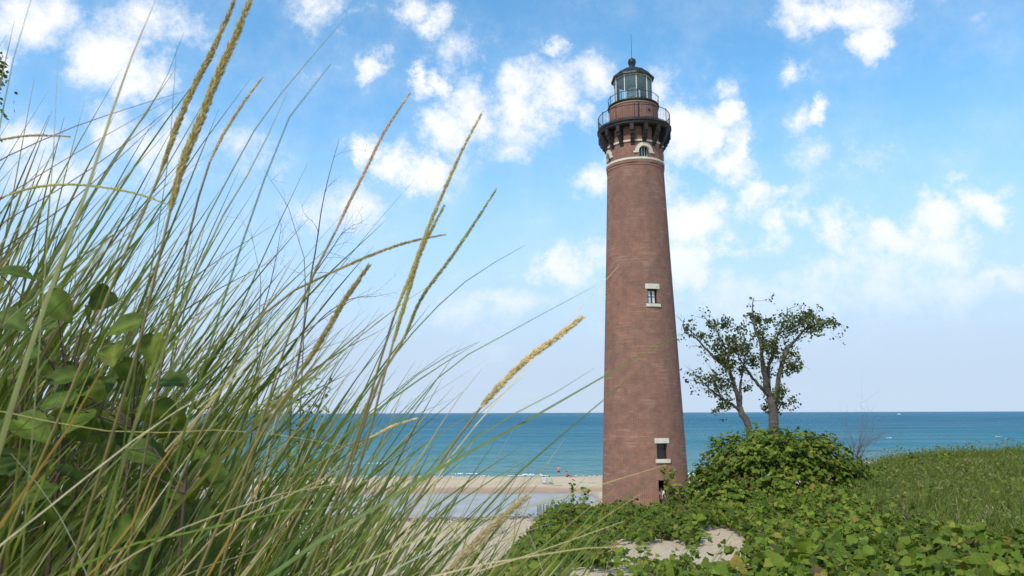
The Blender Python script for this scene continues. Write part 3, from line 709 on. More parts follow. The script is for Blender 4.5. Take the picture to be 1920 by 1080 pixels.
def leafy(thing, pos, R, size, nparts, rank, massname='foliage', pal=VPAL, w=VW):
    """the nparts leaves of smallest rank become leaf objects, the others one mass"""
    off = offset_of(thing); order = np.argsort(rank); sel = order[:nparts]; rest = order[nparts:]
    for i in sel:
        o = link('leaf', LEAFV[int(rng.integers(len(LEAFV)))], None, thing)
        M4 = Matrix(R[i].tolist()).to_4x4(); M4 = Matrix.Translation(Vector(pos[i] - off)) @ M4 @ Matrix.Scale(float(size[i]), 4)
        o.matrix_basis = M4
    if len(rest):
        me = scatter_mesh(massname, VL, FL, pos[rest] - off, R[rest], size[rest], pick_col(len(rest), pal, w))
        tag(link(massname, me, M_LEAF, thing), kind='stuff')
def leaf_rank(pos):
    px, py, z = proj(pos); return np.where(visible(pos, -4), z, 1e6 + z)

def blades_mesh(name, root, tip, bend, width, cols, segs=4, tipcol=None):
    """simple two-sided blades: root -> tip with the middle pushed along bend"""
    n = len(root); t = np.linspace(0, 1, segs + 1)
    c = root[:, None] * (1 - t)[None, :, None] + tip[:, None] * t[None, :, None] + bend[:, None] * (4 * t * (1 - t))[None, :, None]
    d = unit(tip - root); side = unit(np.cross(d, rng.normal(0, 1, (n, 3)) + np.array([0, 3.0, 0])))
    w = width[:, None] * (1 - t ** 1.6)[None] * 0.5 + 0.0004
    V = np.stack([c - side[:, None] * w[..., None], c + side[:, None] * w[..., None]], 2).reshape(n, -1, 3)
    k = 2 * (segs + 1); f = np.array([(2 * i, 2 * i + 1, 2 * i + 3, 2 * i + 2) for i in range(segs)])
    Fc = (f[None] + (np.arange(n) * k)[:, None, None]).reshape(-1, 4)
    C = np.repeat(cols[:, None], k, 1)
    if tipcol is not None:
        tt = np.repeat(t, 2)[None, :, None] ** 2.5; C = C * (1 - tt * .8) + tipcol[:, None] * tt * .8
    return mesh_np(name, V.reshape(-1, 3), Fc, C.reshape(-1, 3))
# ---------------------------------------------------------------- vines on the dune
def lump(x, y): return 0.5 + 0.5 * wav(x, y, 1.5, 8) * 0.8 + 0.25 * wav(x, y, 0.6, 17)
BARE = []
for (px, py, rx, ry) in [(1352, 1026, 46, 30), (1345, 1004, 34, 12), (1250, 1032, 46, 16), (1225, 1044, 40, 14), (1160, 1026, 34, 9), (1165, 1062, 30, 22), (1090, 1082, 50, 16), (1300, 1084, 34, 10), (1400, 1058, 40, 12), (1310, 1066, 20, 8), (1470, 985, 30, 5), (1430, 978, 30, 4)]:
    BARE.append((px, py, rx, ry))
def bare(P):
    px, py, z = proj(P); m = np.zeros(len(P), bool)
    jx = 14 * wav(P[:, 0], P[:, 1], 0.5, 3); jy = 7 * wav(P[:, 0], P[:, 1], 0.45, 13)
    for (cx, cy, rx, ry) in BARE: m |= ((px + jx - cx) / (rx * 1.12)) ** 2 + ((py + jy - cy - ry * .75) / (ry * 1.75)) ** 2 < 1
    return m
def vine_patch(name, label, xr, yr, keep, dens, hmax, sz, nparts, group='wild vines on the dune'):
    n = int(dens * (xr[1] - xr[0]) * (yr[1] - yr[0])); x = rng.uniform(*xr, n); y = rng.uniform(*yr, n)
    g = terr(x, y); P0 = np.stack([x, y, g], -1)
    k = keep(x, y, P0); x, y, g = x[k], y[k], g[k]
    h = hmax * np.clip(lump(x, y) * 1.15, 0.05, 1.5); h = h * np.where(rng.uniform(0, 1, len(x)) < .04, 1.5, 1)
    t = rng.uniform(0, 1, len(x)) ** 0.55
    pos = np.stack([x, y, g + 0.03 + h * t], -1)
    e = 0.15; gradx = (lump(x + e, y) - lump(x - e, y)) / (2 * e) * hmax; grady = (lump(x, y + e) - lump(x, y - e)) / (2 * e) * hmax
    nrm = unit(np.stack([-gradx, -grady - 0.25, np.ones_like(x)], -1) + rng.normal(0, 0.52, (len(x), 3)))
    tip = np.stack([rng.normal(0, 1, len(x)), rng.normal(-0.4, 1, len(x)), rng.normal(-0.5, .4, len(x))], -1)
    size = rng.uniform(*sz, len(x)) * rng.choice([0.5, 0.75, 1.0, 1.2], len(x), p=[.22, .3, .33, .15])
    vis = visible(pos, 420); pos, nrm, tip, size, t = pos[vis], nrm[vis], tip[vis], size[vis], t[vis]
    c = pos.mean(0); th = empty(name, (c[0], c[1], float(terr(c[0], c[1]))), label, 'vine', group)
    leafy(th, pos, frames(nrm, tip), size, nparts, leaf_rank(pos) - t * 3)
    mb = MB()                                     # woody runners
    for i in range(26):
        j = int(rng.integers(len(pos))); p = pos[j].copy(); a = rng.uniform(0, 6.28); pts = []
        for q in range(9):
            pts.append((p[0], p[1], float(terr(p[0], p[1])) + 0.02 + 0.05 * abs(math.sin(q * 1.3 + i)))); a += rng.normal(0, 0.4); p[0] += 0.16 * math.cos(a); p[1] += 0.16 * math.sin(a)
        mb.tube(pts, [0.007] * 8 + [0.003], 4)
    mb.build('stems', M_VINE, th)
    return th
def keep_mid(x, y, P):
    px, py, z = proj(P)
    edge = np.interp(py, [930, 962, 985, 1030, 1082, 1200], [1040, 992, 950, 905, 865, 800]) + 12 * wav(x, y, 0.8, 5)
    return (px > edge) & (px < 1298 + 10 * wav(x, y, 0.7, 9)) & ~bare(P)
vine_patch('grapevine', 'low green grapevine spreading over the sand in front of the lighthouse foot', (-2.4, 6.5), (8.5, 23), keep_mid, 300, 0.36, (.075, .125), 280)
def keep_right(x, y, P):
    px, py, z = proj(P)
    lim = np.interp(px, [1300, 1560, 1640, 1750, 1920, 2100], [23, 21.5, 17.5, 14.0, 10.5, 8]) + 0.8 * wav(x, y, 1.3, 2)
    return (px > 1298 + 10 * wav(x, y, 0.7, 9)) & (y < lim) & ~bare(P)
vine_patch('grapevine', 'broad-leaved grapevine thicket filling the lower right corner of the dune', (1.5, 13), (5.0, 23), keep_right, 330, 0.55, (.080, .135), 300)
# a few shoots on the open sand
for (px, py, nl, lab) in [(1195, 1072, 34, 'small leafy vine sprig on bare sand at the bottom edge below the tower'), (1300, 1015, 46, 'narrow trailing vine tongue lying between two bare sand patches'), (1135, 1068, 30, 'low vine sprig at the bottom edge beside the sand slope')]:
    g = ground_hit(px, py); th = empty('vine_sprig', g, lab, 'vine', 'small vine sprigs on the sand')
    a = rng.normal(0, 1, (nl, 2)) * ((0.16, 0.75) if nl > 40 else (0.24, 0.4)); x = g[0] + a[:, 0]; y = g[1] + a[:, 1]
    pos = np.stack([x, y, terr(x, y) + rng.uniform(0.04, 0.30, nl)], -1)
    leafy(th, pos, frames(unit(np.array([0, -0.3, 1.0]) + rng.normal(0, .4, (nl, 3))), rng.normal(0, 1, (nl, 3)) + np.array([0, -.5, -.5])), rng.uniform(.085, .13, nl), nl, leaf_rank(pos))
    mb = MB()
    for i in range(5):
        j = int(rng.integers(nl)); mb.tube([(g[0] + rng.normal(0, .05), g[1] + rng.normal(0, .05), float(terr(g[0], g[1])) - .02), tuple((g + pos[j]) / 2 + np.array([0, 0, .05])), tuple(pos[j])], [.006, .005, .003], 4)
    mb.build('stem', M_VINE, th)
# loose dry runners across the bare sand
for i, (pa, pb, lab) in enumerate([((1385, 1052), (1500, 1042), 'dry brown vine runner arching over the sand right of the trailing tongue'), ((1300, 985), (1420, 975), 'dry vine runner at the upper rim of the bare sand'), ((1110, 1050), (1175, 1012), 'thin dry stalk lying on the sand below the tower')]):
    A = ground_hit(*pa); B = ground_hit(*pb); pts = []
    for q in range(12):
        t = q / 11; p = A * (1 - t) + B * t; p[0] += 0.05 * math.sin(q * 1.4 + i); p[2] = float(terr(p[0], p[1])) + 0.015 + 0.10 * math.sin(math.pi * t) * abs(math.sin(q * .9)); pts.append(tuple(p))
    tag(MB().tube(pts, [0.009 - 0.0005 * q for q in range(12)], 5).build('vine_runner', M_VINE), lab, 'vine runner', 'dry vine runners')

n = 5200; x = rng.uniform(-1.5, 12, n); y = rng.uniform(6.5, 23, n); P = np.stack([x, y, terr(x, y)], -1); px, py, dd = proj(P)
k = (px > 930) & (px < 2100) & ~bare(P) & (wav(x, y, 1.0, 20) > .0); P = P[k]; n = len(P)
tipg = P + unit(np.stack([rng.normal(.3, .4, n), rng.normal(0, .4, n), np.ones(n)], -1)) * rng.uniform(.3, .75, (n, 1))
tag(link('grass_sprigs', blades_mesh('grass_sprigs', P, tipg, np.stack([rng.normal(-.05, .05, n), rng.normal(0, .04, n), rng.uniform(0, .08, n)], -1), rng.uniform(.004, .009, n), pick_col(n, [(.13, .17, .03), (.17, .20, .04), (.34, .28, .15), (.09, .13, .03)], [.4, .25, .15, .2]), 4), M_HILL), 'thin grass sprigs standing up through the vines', 'grass', kind='stuff')
# the vine-covered mound under the poplars
MC = at(1458, 930, 25.0); mz = float(terr(MC[0], MC[1]))
mound = empty('vine_mound', (MC[0], MC[1], mz), 'big rounded mound smothered in green vine leaves below the two poplars', 'bush')
n = 19000
ph = rng.uniform(0, 2 * math.pi, n); q = rng.uniform(0, 1, n); el = np.arcsin(q ** 0.9)
rad = rng.uniform(0.62, 1.03, n) ** 0.7
dirv = np.stack([np.cos(el) * np.cos(ph), np.cos(el) * np.sin(ph), np.sin(el)], -1)
lum = 1 + 0.13 * wav(dirv[:, 0] * 3 + 5, dirv[:, 1] * 3 + dirv[:, 2] * 2, 1.6, 4) + 0.09 * wav(dirv[:, 0] * 3, dirv[:, 2] * 4, 0.7, 15)
hol = wav(dirv[:, 0] * 4 + 2, dirv[:, 2] * 5 + dirv[:, 1] * 3, 1.1, 11); rad = rad * np.where(hol > .28, .84, 1.0); lum = lum + .08 * wav(dirv[:, 0] * 5, dirv[:, 2] * 5, .45, 19)
sx = np.where(dirv[:, 0] > 0, 3.1, 2.75); flat = np.sign(dirv) * np.abs(dirv) ** np.array([0.9, 0.9, 0.95])
top = 9.50 - mz
pos = np.stack([MC[0] + flat[:, 0] * sx * lum * rad, MC[1] + flat[:, 1] * 2.6 * lum * rad, mz - 0.25 + flat[:, 2] * (top + 0.25) * lum * rad], -1)
nrm = unit(dirv * np.array([1 / 2.9, 1 / 2.6, 1 / 2.0]) * 2.4 + np.array([0, -0.1, 0.35]) + rng.normal(0, .38, (n, 3)))
tip = np.stack([rng.normal(0, .7, n), rng.normal(-.2, .7, n), rng.normal(-1.0, .5, n)], -1)
k = (pos[:, 1] < MC[1] + 1.2)
pos, nrm, tip = pos[k], nrm[k], tip[k]
leafy(mound, pos, frames(nrm, tip), rng.uniform(.10, .165, len(pos)) * rng.choice([.6, .8, 1, 1.15], len(pos)), 300, leaf_rank(pos) * 0.25 - pos[:, 2] * 0.0 + rng.uniform(0, 1.2, len(pos)))
mb = MB()
for i in range(14):
    a = rng.uniform(0, 6.28); r = rng.uniform(.2, 1.0)
    mb.tube([(MC[0] + .5 * r * math.cos(a), MC[1] + .5 * r * math.sin(a), mz - .1), (MC[0] + 1.3 * r * math.cos(a), MC[1] + 1.0 * r * math.sin(a), mz + top * .5), (MC[0] + 2.0 * r * math.cos(a), MC[1] + 1.5 * r * math.sin(a), mz + top * (.55 + .3 * (1 - r)))], [.03, .02, .008], 5)
mb.build('stems', M_VINE, mound)
for i in range(22):                                  # long shoots that stick out of the mound
    a = rng.uniform(2.6, 6.9); e = rng.uniform(.25, 1.4); dv = np.array([math.cos(e) * math.cos(a), math.cos(e) * math.sin(a), math.sin(e)])
    b = np.array([MC[0], MC[1], mz - .2]) + dv * np.array([2.8, 2.4, top + .1]) * .9; t_ = b + (dv + np.array([rng.normal(0, .5), rng.normal(0, .3), .5])) * rng.uniform(.25, .5)
    MB().tube([tuple(b), tuple((b + t_) / 2 + np.array([0, 0, .05])), tuple(t_)], [.008, .006, .003], 4).build('shoot', M_VINE, mound)
    nl = 12; pp = b + (t_ - b) * rng.uniform(.2, 1.05, (nl, 1)) + rng.normal(0, .04, (nl, 3))
    me = scatter_mesh('shoot_leaves', VL, FL, pp - offset_of(mound), frames(unit(rng.normal(0, .6, (nl, 3)) + np.array([0, -.4, .7])), rng.normal(0, .7, (nl, 3)) + np.array([0, 0, -.6])), rng.uniform(.07, .13, nl), pick_col(nl, VPAL, VW)); tag(link('shoot_leaves', me, M_LEAF, mound), kind='stuff')

# low bushes in front of the tower foot and right of the mound
def bush(name, label, px, pyb, Y, hw, h, nl, sz, parts=0, cat='shrub', group='low shrubs on the dune', loose=0.55):
    c = at(px, pyb, Y); gz = float(terr(c[0], c[1])); th = empty(name, (c[0], c[1], gz), label, cat, group)
    v = rng.normal(0, 1, (nl, 3)); v = unit(v) * rng.uniform(loose, 1, (nl, 1)) ** .7; v[:, 2] = np.abs(v[:, 2])
    v *= 1 + .16 * wav(v[:, 0] * 2 + px, v[:, 1] * 2 + v[:, 2], 1.0, 7)[:, None]
    pos = np.array([c[0], c[1], gz]) + v * np.array([hw, hw * .8, h])
    nrm = unit(v + np.array([0, -.2, .5]) + rng.normal(0, .45, (nl, 3)))
    leafy(th, pos, frames(nrm, rng.normal(0, .7, (nl, 3)) + np.array([0, 0, -.8])), rng.uniform(*sz, nl), parts, leaf_rank(pos))
    mb = MB()
    for i in range(10):
        j = int(rng.integers(nl)); e = pos[j]; b = np.array([c[0] + rng.normal(0, hw * .15), c[1] + rng.normal(0, hw * .15), gz - .05])
        mb.tube([tuple(b), tuple((b * .45 + e * .55) + np.array([0, 0, .06])), tuple(e)], [.016, .010, .004], 5)
    mb.build('stems', M_VINE, th); return th
def hgt(py_top, Y, px): return float(at(px, py_top, Y)[2])
for (px, top_, Y, hw, nl, lab) in [(1318, 868, 23.0, .62, 900, 'leafy shrub hugging the left side of the vine mound'), (1270, 905, 22.0, .45, 260, 'loose leafy shoots rising before the tower doorway'), (1615, 878, 25.5, .9, 900, 'low shrub trailing off the right side of the vine mound'), (1365, 905, 21.0, .9, 1200, 'dense leafy clump at the front foot of the vine mound')]:
    c = at(px, 940, Y); bush('leafy_shrub', lab, px, 940, Y, hw, max(.3, hgt(top_, Y, px) - float(terr(c[0], c[1]))), nl, (.09, .14), 60 if nl > 300 else 40)
# vine shoots that stand up against the beach and the brick
for (px, yb, yt, Y, lean, lab) in [(1078, 936, 904, 20.5, -.12, 'upright vine shoot standing against the pale beach'), (1092, 942, 914, 20, .1, 'short vine shoot beside the taller one before the beach'), (1232, 938, 884, 21, .5, 'thin arching shoot crossing in front of the tower doorway'), (1285, 930, 872, 21.5, -.75, 'sparse arching shoot below the lower tower window')]:
    A = at(px, yb, Y); A[2] = float(terr(A[0], A[1])); T = at(px, yt, Y); T[0] += lean * .8
    th = empty('vine_shoot', A, lab, 'vine', 'upright vine shoots')
    pts = [A * (1 - t) + T * t + np.array([lean * .25 * math.sin(math.pi * t), 0, .12 * math.sin(math.pi * t)]) for t in np.linspace(0, 1, 7)]
    MB().tube([tuple(p) for p in pts], [.008 - .0009 * i for i in range(7)], 5).build('stem', M_VINE, th)
    nl = 16 if abs(lean) < .2 else 22
    pos = np.array([pts[0] * (1 - u) + pts[-1] * u + np.array([lean * .25 * math.sin(math.pi * u), 0, .12 * math.sin(math.pi * u)]) + rng.normal(0, .045, 3) for u in rng.uniform(.35, 1.02, nl)])
    leafy(th, pos, frames(unit(rng.normal(0, .6, (nl, 3)) + np.array([0, -.4, .7])), rng.normal(0, .7, (nl, 3)) + np.array([0, 0, -.7])), rng.uniform(.07, .12, nl), nl, leaf_rank(pos))

# ---------------------------------------------------------------- grass on the right hand hill
n = 300000
x = rng.uniform(3.5, 60, n); y = rng.uniform(9.5, 46, n); z = terr(x, y)
P = np.stack([x, y, z], -1); px, py, dd = proj(P)
lim = np.interp(px, [1300, 1560, 1640, 1750, 1920, 2100], [23, 21.5, 17.5, 14.0, 10.5, 8]) - 0.6 + .8 * wav(x, y, 1.3, 2)
k = (px > 1440) & (px < 2600) & (y > lim) & (y < 26 + np.clip(px - 1500, 0, 420) * .06) & (rng.uniform(0, 1, n) < np.clip(.75 + .5 * wav(x, y, 2.2, 6), .15, 1))
P = P[k]; n = len(P)
ln = rng.choice([.4, .7, 1.0], n, p=[.45, .42, .13]) * rng.uniform(.45, .75, n) * (1 + .25 * wav(P[:, 0], P[:, 1], 1.7, 10)); dirn = np.stack([rng.normal(.35, .6, n), rng.normal(0, .55, n), np.ones(n)], -1)
tip = P + unit(dirn) * ln[:, None]; bend = np.stack([rng.normal(-.04, .05, n), rng.normal(0, .04, n), rng.uniform(0, .1, n)], -1)
cols = pick_col(n, [(.095, .130, .022), (.128, .162, .028), (.070, .104, .020), (.19, .18, .06), (.28, .24, .13)], [.34, .32, .22, .09, .03])
tag(link('hill_grass', blades_mesh('hill_grass', P, tip, bend, rng.uniform(.012, .026, n), cols, 3), M_HILL), 'dense green grass covering the dune ridge at the right edge', 'grass', kind='stuff')
n = 76000; x = rng.uniform(6, 58, n); y = rng.uniform(12, 44, n); lm = wav(x, y, 2.6, 13) + .5 * wav(x, y, 1.1, 3)
P = np.stack([x, y, terr(x, y)], -1); px, py, dd = proj(P)
lim = np.interp(px, [1300, 1560, 1640, 1750, 1920, 2100], [23, 21.5, 17.5, 14.0, 10.5, 8]) - 0.6
k = (px > 1560) & (px < 2600) & (y > lim) & (y < 26 + np.clip(px - 1500, 0, 420) * .06) & (lm > .20)
P = P[k]; n = len(P); P[:, 2] += rng.uniform(.1, 1, n) ** .6 * (.42 + .5 * np.clip(lm[k] + .05, 0, 1))
me = scatter_mesh('leafy_cover', VL, FL, P, frames(unit(rng.normal(0, .5, (n, 3)) + np.array([0, -.4, .9])), rng.normal(0, .8, (n, 3)) + np.array([0, -.2, -.4])), rng.uniform(.05, .095, n), pick_col(n, [(.095, .125, .022), (.13, .155, .028), (.075, .10, .022), (.18, .17, .06)], [.4, .3, .2, .1]))
tag(link('leafy_cover', me, M_LEAF), 'patches of low leafy cover mixed into the grass of the right hand ridge', 'ground cover', kind='stuff')
# taller sprigs and small bushes that break the ridge line
for (px, top_, Y, hw, nl, lab) in [(1712, 850, 33, .5, 380, 'small dark bush breaking the grassy ridge line'), (1775, 846, 34, .7, 420, 'rounded low bush on the grassy ridge near the right edge'), (1850, 900, 26, .9, 700, 'broad low bush amid the grass on the right hand slope'), (1690, 905, 24, .8, 700, 'low bush where the grass meets the vines'), (1655, 872, 29, .5, 300, 'tiny bush beside the bare dead shrub')]:
    c = at(px, 900, Y); gz = float(terr(c[0], c[1])); bush('leafy_shrub', lab, px, 900, Y, hw, max(.35, hgt(top_, Y, px) - gz), nl, (.07, .11))

# ---------------------------------------------------------------- trees
def smooth_path(pts, n):
    P = np.array(pts, float); d = np.r_[0, np.cumsum(np.linalg.norm(np.diff(P, axis=0), axis=1))]
    m = len(P); T = np.linspace(0, d[-1], n); out = np.zeros((n, P.shape[1]))
    # Catmull-Rom through the points
    for i, t in enumerate(T):
        k = min(max(int(np.searchsorted(d, t, 'right')) - 1, 0), m - 2); u = (t - d[k]) / max(d[k + 1] - d[k], 1e-9)
        p0 = P[max(k - 1, 0)]; p1 = P[k]; p2 = P[k + 1]; p3 = P[min(k + 2, m - 1)]
        out[i] = 0.5 * ((2 * p1) + (p2 - p0) * u + (2 * p0 - 5 * p1 + 4 * p2 - p3) * u * u + (3 * p1 - p0 - 3 * p2 + p3) * u ** 3)
    return out
def limb_pts(pxs, Y, dy):
    """pixel polyline -> points at distance Y drifting dy in depth along the limb"""
    return np.array([at(px, py, Y + dy * i / max(len(pxs) - 1, 1)) for i, (px, py) in enumerate(pxs)])
def twigs(mb, start, d, length, rad, depth, ends, spread=.6, nsub=3):
    p = np.array(start, float); d = np.array(d, float) / np.linalg.norm(d); pts = [p.copy()]
    for i in range(4):
        d = d + rng.normal(0, .16, 3); d /= np.linalg.norm(d); p = p + d * length / 4; pts.append(p.copy())
    mb.tube([tuple(q) for q in pts], [rad * (1 - .18 * i) for i in range(5)], 4 if rad < .02 else 5, cap=False)
    ends.append((p.copy(), d.copy()))
    if depth > 0:
        for _ in range(nsub):
            k = rng.integers(1, 5); nd = d + rng.normal(0, spread, 3); nd[2] += .15
            twigs(mb, pts[k], nd, length * rng.uniform(.45, .7), rad * .55, depth - 1, ends, spread, nsub)
TPAL = [(.070, .098, .022), (.092, .122, .026), (.050, .072, .018), (.13, .14, .035), (.18, .14, .04)]; TW = [.34, .28, .22, .11, .05]
def poplar(label, base_px, Y, trunk, limbs, clumps, r0):
    g = at(*base_px, Y); gz = float(terr(g[0], g[1])); th = empty('poplar_tree', (g[0], g[1], gz), label, 'tree', 'poplars behind the vine mound')
    tp = limb_pts(trunk, Y, 0); tp = np.vstack([[tp[0][0], tp[0][1], gz - .2], tp])
    P = smooth_path(tp, 14)
    MB().tube([tuple(p) for p in P], list(np.linspace(r0 * 1.25, r0 * .85, 14)), 10).build('trunk', M_BARK, th, smooth=True)
    ends = []
    for (pxs, ra, rb, dy) in limbs:
        LP_ = smooth_path(limb_pts(pxs, Y, dy), 26); LP_[1:-1] += rng.normal(0, .012, (24, 3))
        mb = MB(); mb.tube([tuple(p) for p in LP_], list(np.linspace(ra, rb, 26)), 8)
        for k in range(6, 26, 2):
            d = unit((LP_[min(k + 1, 25)] - LP_[k - 1])[None])[0] + rng.normal(0, .75, 3)
            twigs(mb, LP_[k], d, rng.uniform(.35, .75), max(rb * .75, .010), 1, ends, .6, 2)
        mb.build('limb', M_BARK, th, smooth=True)
    pos = []
    for (cx, cy, rp, cnt) in clumps:
        cnt = int(cnt * 1.15)
        dep = rng.uniform(-.6, .6); c = at(cx, cy, Y + dep); r = rp * Y / F
        sub = c + unit(rng.normal(0, 1, (max(3, cnt // 16), 3))) * r * rng.uniform(.25, 1.0, (max(3, cnt // 16), 1)) * np.array([1, 1, .8])
        pos.append(sub[rng.integers(len(sub), size=cnt)] + rng.normal(0, r * .17 + .03, (cnt, 3)))
    for (e, d) in ends:
        if rng.uniform() < .55:
            m = int(rng.integers(2, 6)); pos.append(e + rng.normal(0, .07, (m, 3)))
    pos = np.vstack(pos); m = len(pos)
    me = scatter_mesh('crown', VP, FP, pos - offset_of(th), frames(unit(rng.normal(0, .8, (m, 3)) + np.array([0, -.3, .4])), rng.normal(0, .6, (m, 3)) + np.array([0, 0, -.9])), rng.uniform(.085, .14, m), pick_col(m, TPAL, TW))
    link('crown', me, M_TREELEAF, th)
    return th
poplar('taller poplar with straight grey trunk and forked limbs behind the mound', (1450, 860), 30.0, [(1451, 806), (1450, 772), (1446, 744)],
    [([(1446, 748), (1437, 728), (1434, 704), (1429, 675), (1427, 644), (1418, 625), (1414, 603), (1411, 572), (1414, 558)], .13, .012, -.6),
     ([(1446, 748), (1442, 728), (1440, 695), (1450, 661), (1460, 625), (1474, 596), (1476, 576)], .11, .014, .8),
     ([(1450, 756), (1458, 736), (1460, 709), (1467, 678), (1476, 656), (1491, 639), (1512, 615), (1539, 606), (1561, 603), (1570, 606)], .12, .010, .3),
     ([(1443, 744), (1433, 733), (1416, 714), (1399, 690), (1388, 673), (1372, 650)], .085, .012, -.9),
     ([(1460, 625), (1480, 612), (1505, 598), (1530, 592)], .035, .008, .5), ([(1429, 675), (1412, 668), (1400, 655)], .03, .007, -.5), ([(1467, 678), (1485, 680), (1500, 678)], .03, .006, -.3)],
    [(1459, 750, 30, 330), (1462, 735, 16, 110), (1470, 660, 30, 340), (1490, 682, 16, 110), (1482, 690, 14, 80), (1420, 600, 17, 170), (1424, 620, 14, 100), (1406, 590, 9, 40), (1478, 612, 32, 330), (1505, 600, 24, 240), (1530, 614, 22, 170), (1518, 590, 16, 110), (1558, 602, 13, 100), (1541, 604, 12, 90), (1420, 676, 18, 130), (1445, 640, 20, 150), (1455, 700, 16, 70), (1432, 652, 10, 60), (1400, 650, 14, 70), (1440, 600, 10, 60), (1434, 762, 8, 40)], .20)
poplar('shorter leaning poplar nearer the tower, bowed to the left', (1412, 862), 29.4, [(1405, 806), (1393, 782), (1387, 764)],
    [([(1388, 768), (1381, 735), (1370, 704), (1361, 688), (1339, 671), (1322, 651), (1308, 637), (1291, 625), (1281, 613), (1284, 596)], .10, .010, -.4),
     ([(1388, 768), (1389, 748), (1388, 724), (1393, 695), (1395, 678), (1400, 656)], .075, .012, .6),
     ([(1387, 770), (1381, 765), (1358, 750), (1339, 736), (1320, 719), (1305, 704), (1300, 694)], .075, .008, -.2),
     ([(1365, 690), (1364, 672), (1356, 644), (1344, 622), (1329, 603), (1320, 596)], .045, .008, .5), ([(1358, 750), (1345, 728), (1340, 706)], .03, .006, .3), ([(1381, 728), (1365, 722), (1345, 700)], .03, .006, -.4)],
    [(1382, 640, 34, 280), (1366, 652, 22, 190), (1340, 642, 22, 170), (1310, 628, 14, 90), (1289, 614, 11, 70), (1357, 606, 16, 130), (1336, 606, 11, 60), (1345, 716, 26, 190), (1322, 706, 18, 110), (1362, 752, 15, 80), (1367, 684, 18, 140), (1400, 726, 8, 40), (1352, 760, 12, 50), (1390, 615, 9, 40), (1396, 690, 12, 50), (1345, 768, 10, 30), (1352, 668, 14, 100)], .145)
# shrub with small leaves at the left of the tree foot
bush('leafy_shrub', 'small dark leafy shrub behind the mound beside the leaning poplar', 1378, 840, 28.5, .62, 2.15, 520, (.06, .10), 0, loose=.75)

def dead_tree(name, label, base_px, Y, stems, depth=3, group=None, cat='tree', mat=M_TWIG, step=2):
    g = at(*base_px, Y); gz = float(terr(g[0], g[1])); th = empty(name, (g[0], g[1], gz), label, cat, group)
    for q, (pxs, ra, rb, dy) in enumerate(stems):
        P = limb_pts(pxs, Y, dy)
        if q == 0 or ra > .019: P = np.vstack([[P[0][0], P[0][1], float(terr(P[0][0], P[0][1])) - .1], P])
        P = smooth_path(P, 24); mb = MB(); mb.tube([tuple(p) for p in P], list(np.linspace(ra, rb, 24)), 6); ends = []
        for k in range(8, 24, step):
            d = unit((P[min(k + 1, 23)] - P[k - 1])[None])[0] * .9 + rng.normal(0, .7, 3) * np.array([1, .6, .7])
            twigs(mb, P[k], d, rng.uniform(.35, .8) * Y / 14, max(.0035, ra * .30 * (1 - k / 30)), depth - 1, ends, .5, 2)
        mb.build('stem' if q else 'trunk', mat, th)
    return th
dead_tree('dead_tree', 'slender bare grey tree seen through the beach grass', (540, 860), 14, [
    ([(545, 760), (555, 701), (570, 613), (582, 524), (594, 456), (602, 397), (612, 348), (621, 314), (629, 284), (636, 262)], .045, .004, .3),
    ([(570, 613), (572, 540), (570, 480), (558, 446), (538, 382), (515, 350), (494, 314)], .020, .003, .8),
    ([(582, 524), (620, 470), (640, 440), (665, 420)], .014, .003, -.6), ([(565, 640), (610, 590), (660, 560), (705, 556)], .016, .003, .3)], 3)
dead_tree('dead_tree', 'thin bare sapling left of the taller dead tree, behind the grass', (484, 860), 15, [
    ([(482, 760), (482, 667), (487, 569), (489, 525), (478, 470), (470, 430)], .030, .003, .2), ([(487, 600), (505, 540), (520, 470), (528, 420)], .014, .003, .5)], 3)
c = at(575, 800, 13.5); gz = float(terr(c[0], c[1]))
bush('leafy_shrub', 'small-leaved green shrub below the dead tree, half hidden by grass', 575, 800, 13.5, .75, hgt(676, 13.5, 575) - gz, 1500, (.05, .085), 0, loose=.35)
dead_tree('dead_shrub', 'bare twiggy dead shrub on the ridge right of the mound', (1612, 900), 31, [
    ([(1606, 866), (1608, 845), (1612, 828), (1616, 812)], .038, .007, .1), ([(1612, 868), (1620, 845), (1630, 825), (1636, 815)], .034, .007, .3), ([(1600, 868), (1600, 850), (1602, 835)], .030, .007, -.2), ([(1608, 862), (1612, 840), (1622, 818)], .03, .007, .4)], 3, None, 'shrub', step=1)

# branch tip of a tree that stands just outside the left edge of the frame
g = at(-120, 400, 9.0); gz = float(terr(g[0], g[1]))
th = empty('leafy_tree', (g[0], g[1], gz), 'leafy branch tip poking in at the upper left edge', 'tree')
P = smooth_path(np.vstack([[g[0], g[1], gz - .2], at(-130, 500, 9.0), at(-110, 300, 9.0), at(-60, 190, 9.0), at(-12, 138, 9.0), at(8, 128, 9.0)]), 20)
MB().tube([tuple(p) for p in P], list(np.linspace(.07, .005, 20)), 7).build('trunk', M_BARK, th)
pos = np.vstack([at(-60, 190, 9.0) + rng.normal(0, .22, (160, 3)), at(0, 132, 9.0) + rng.normal(0, .075, (60, 3)) * np.array([.6, 1, 1.5])]); m = len(pos)
link('crown', scatter_mesh('crown', VP, FP, pos - offset_of(th), frames(unit(rng.normal(0, 1, (m, 3))), rng.normal(0, 1, (m, 3))), rng.uniform(.05, .08, m), pick_col(m, TPAL, TW)), M_TREELEAF, th)

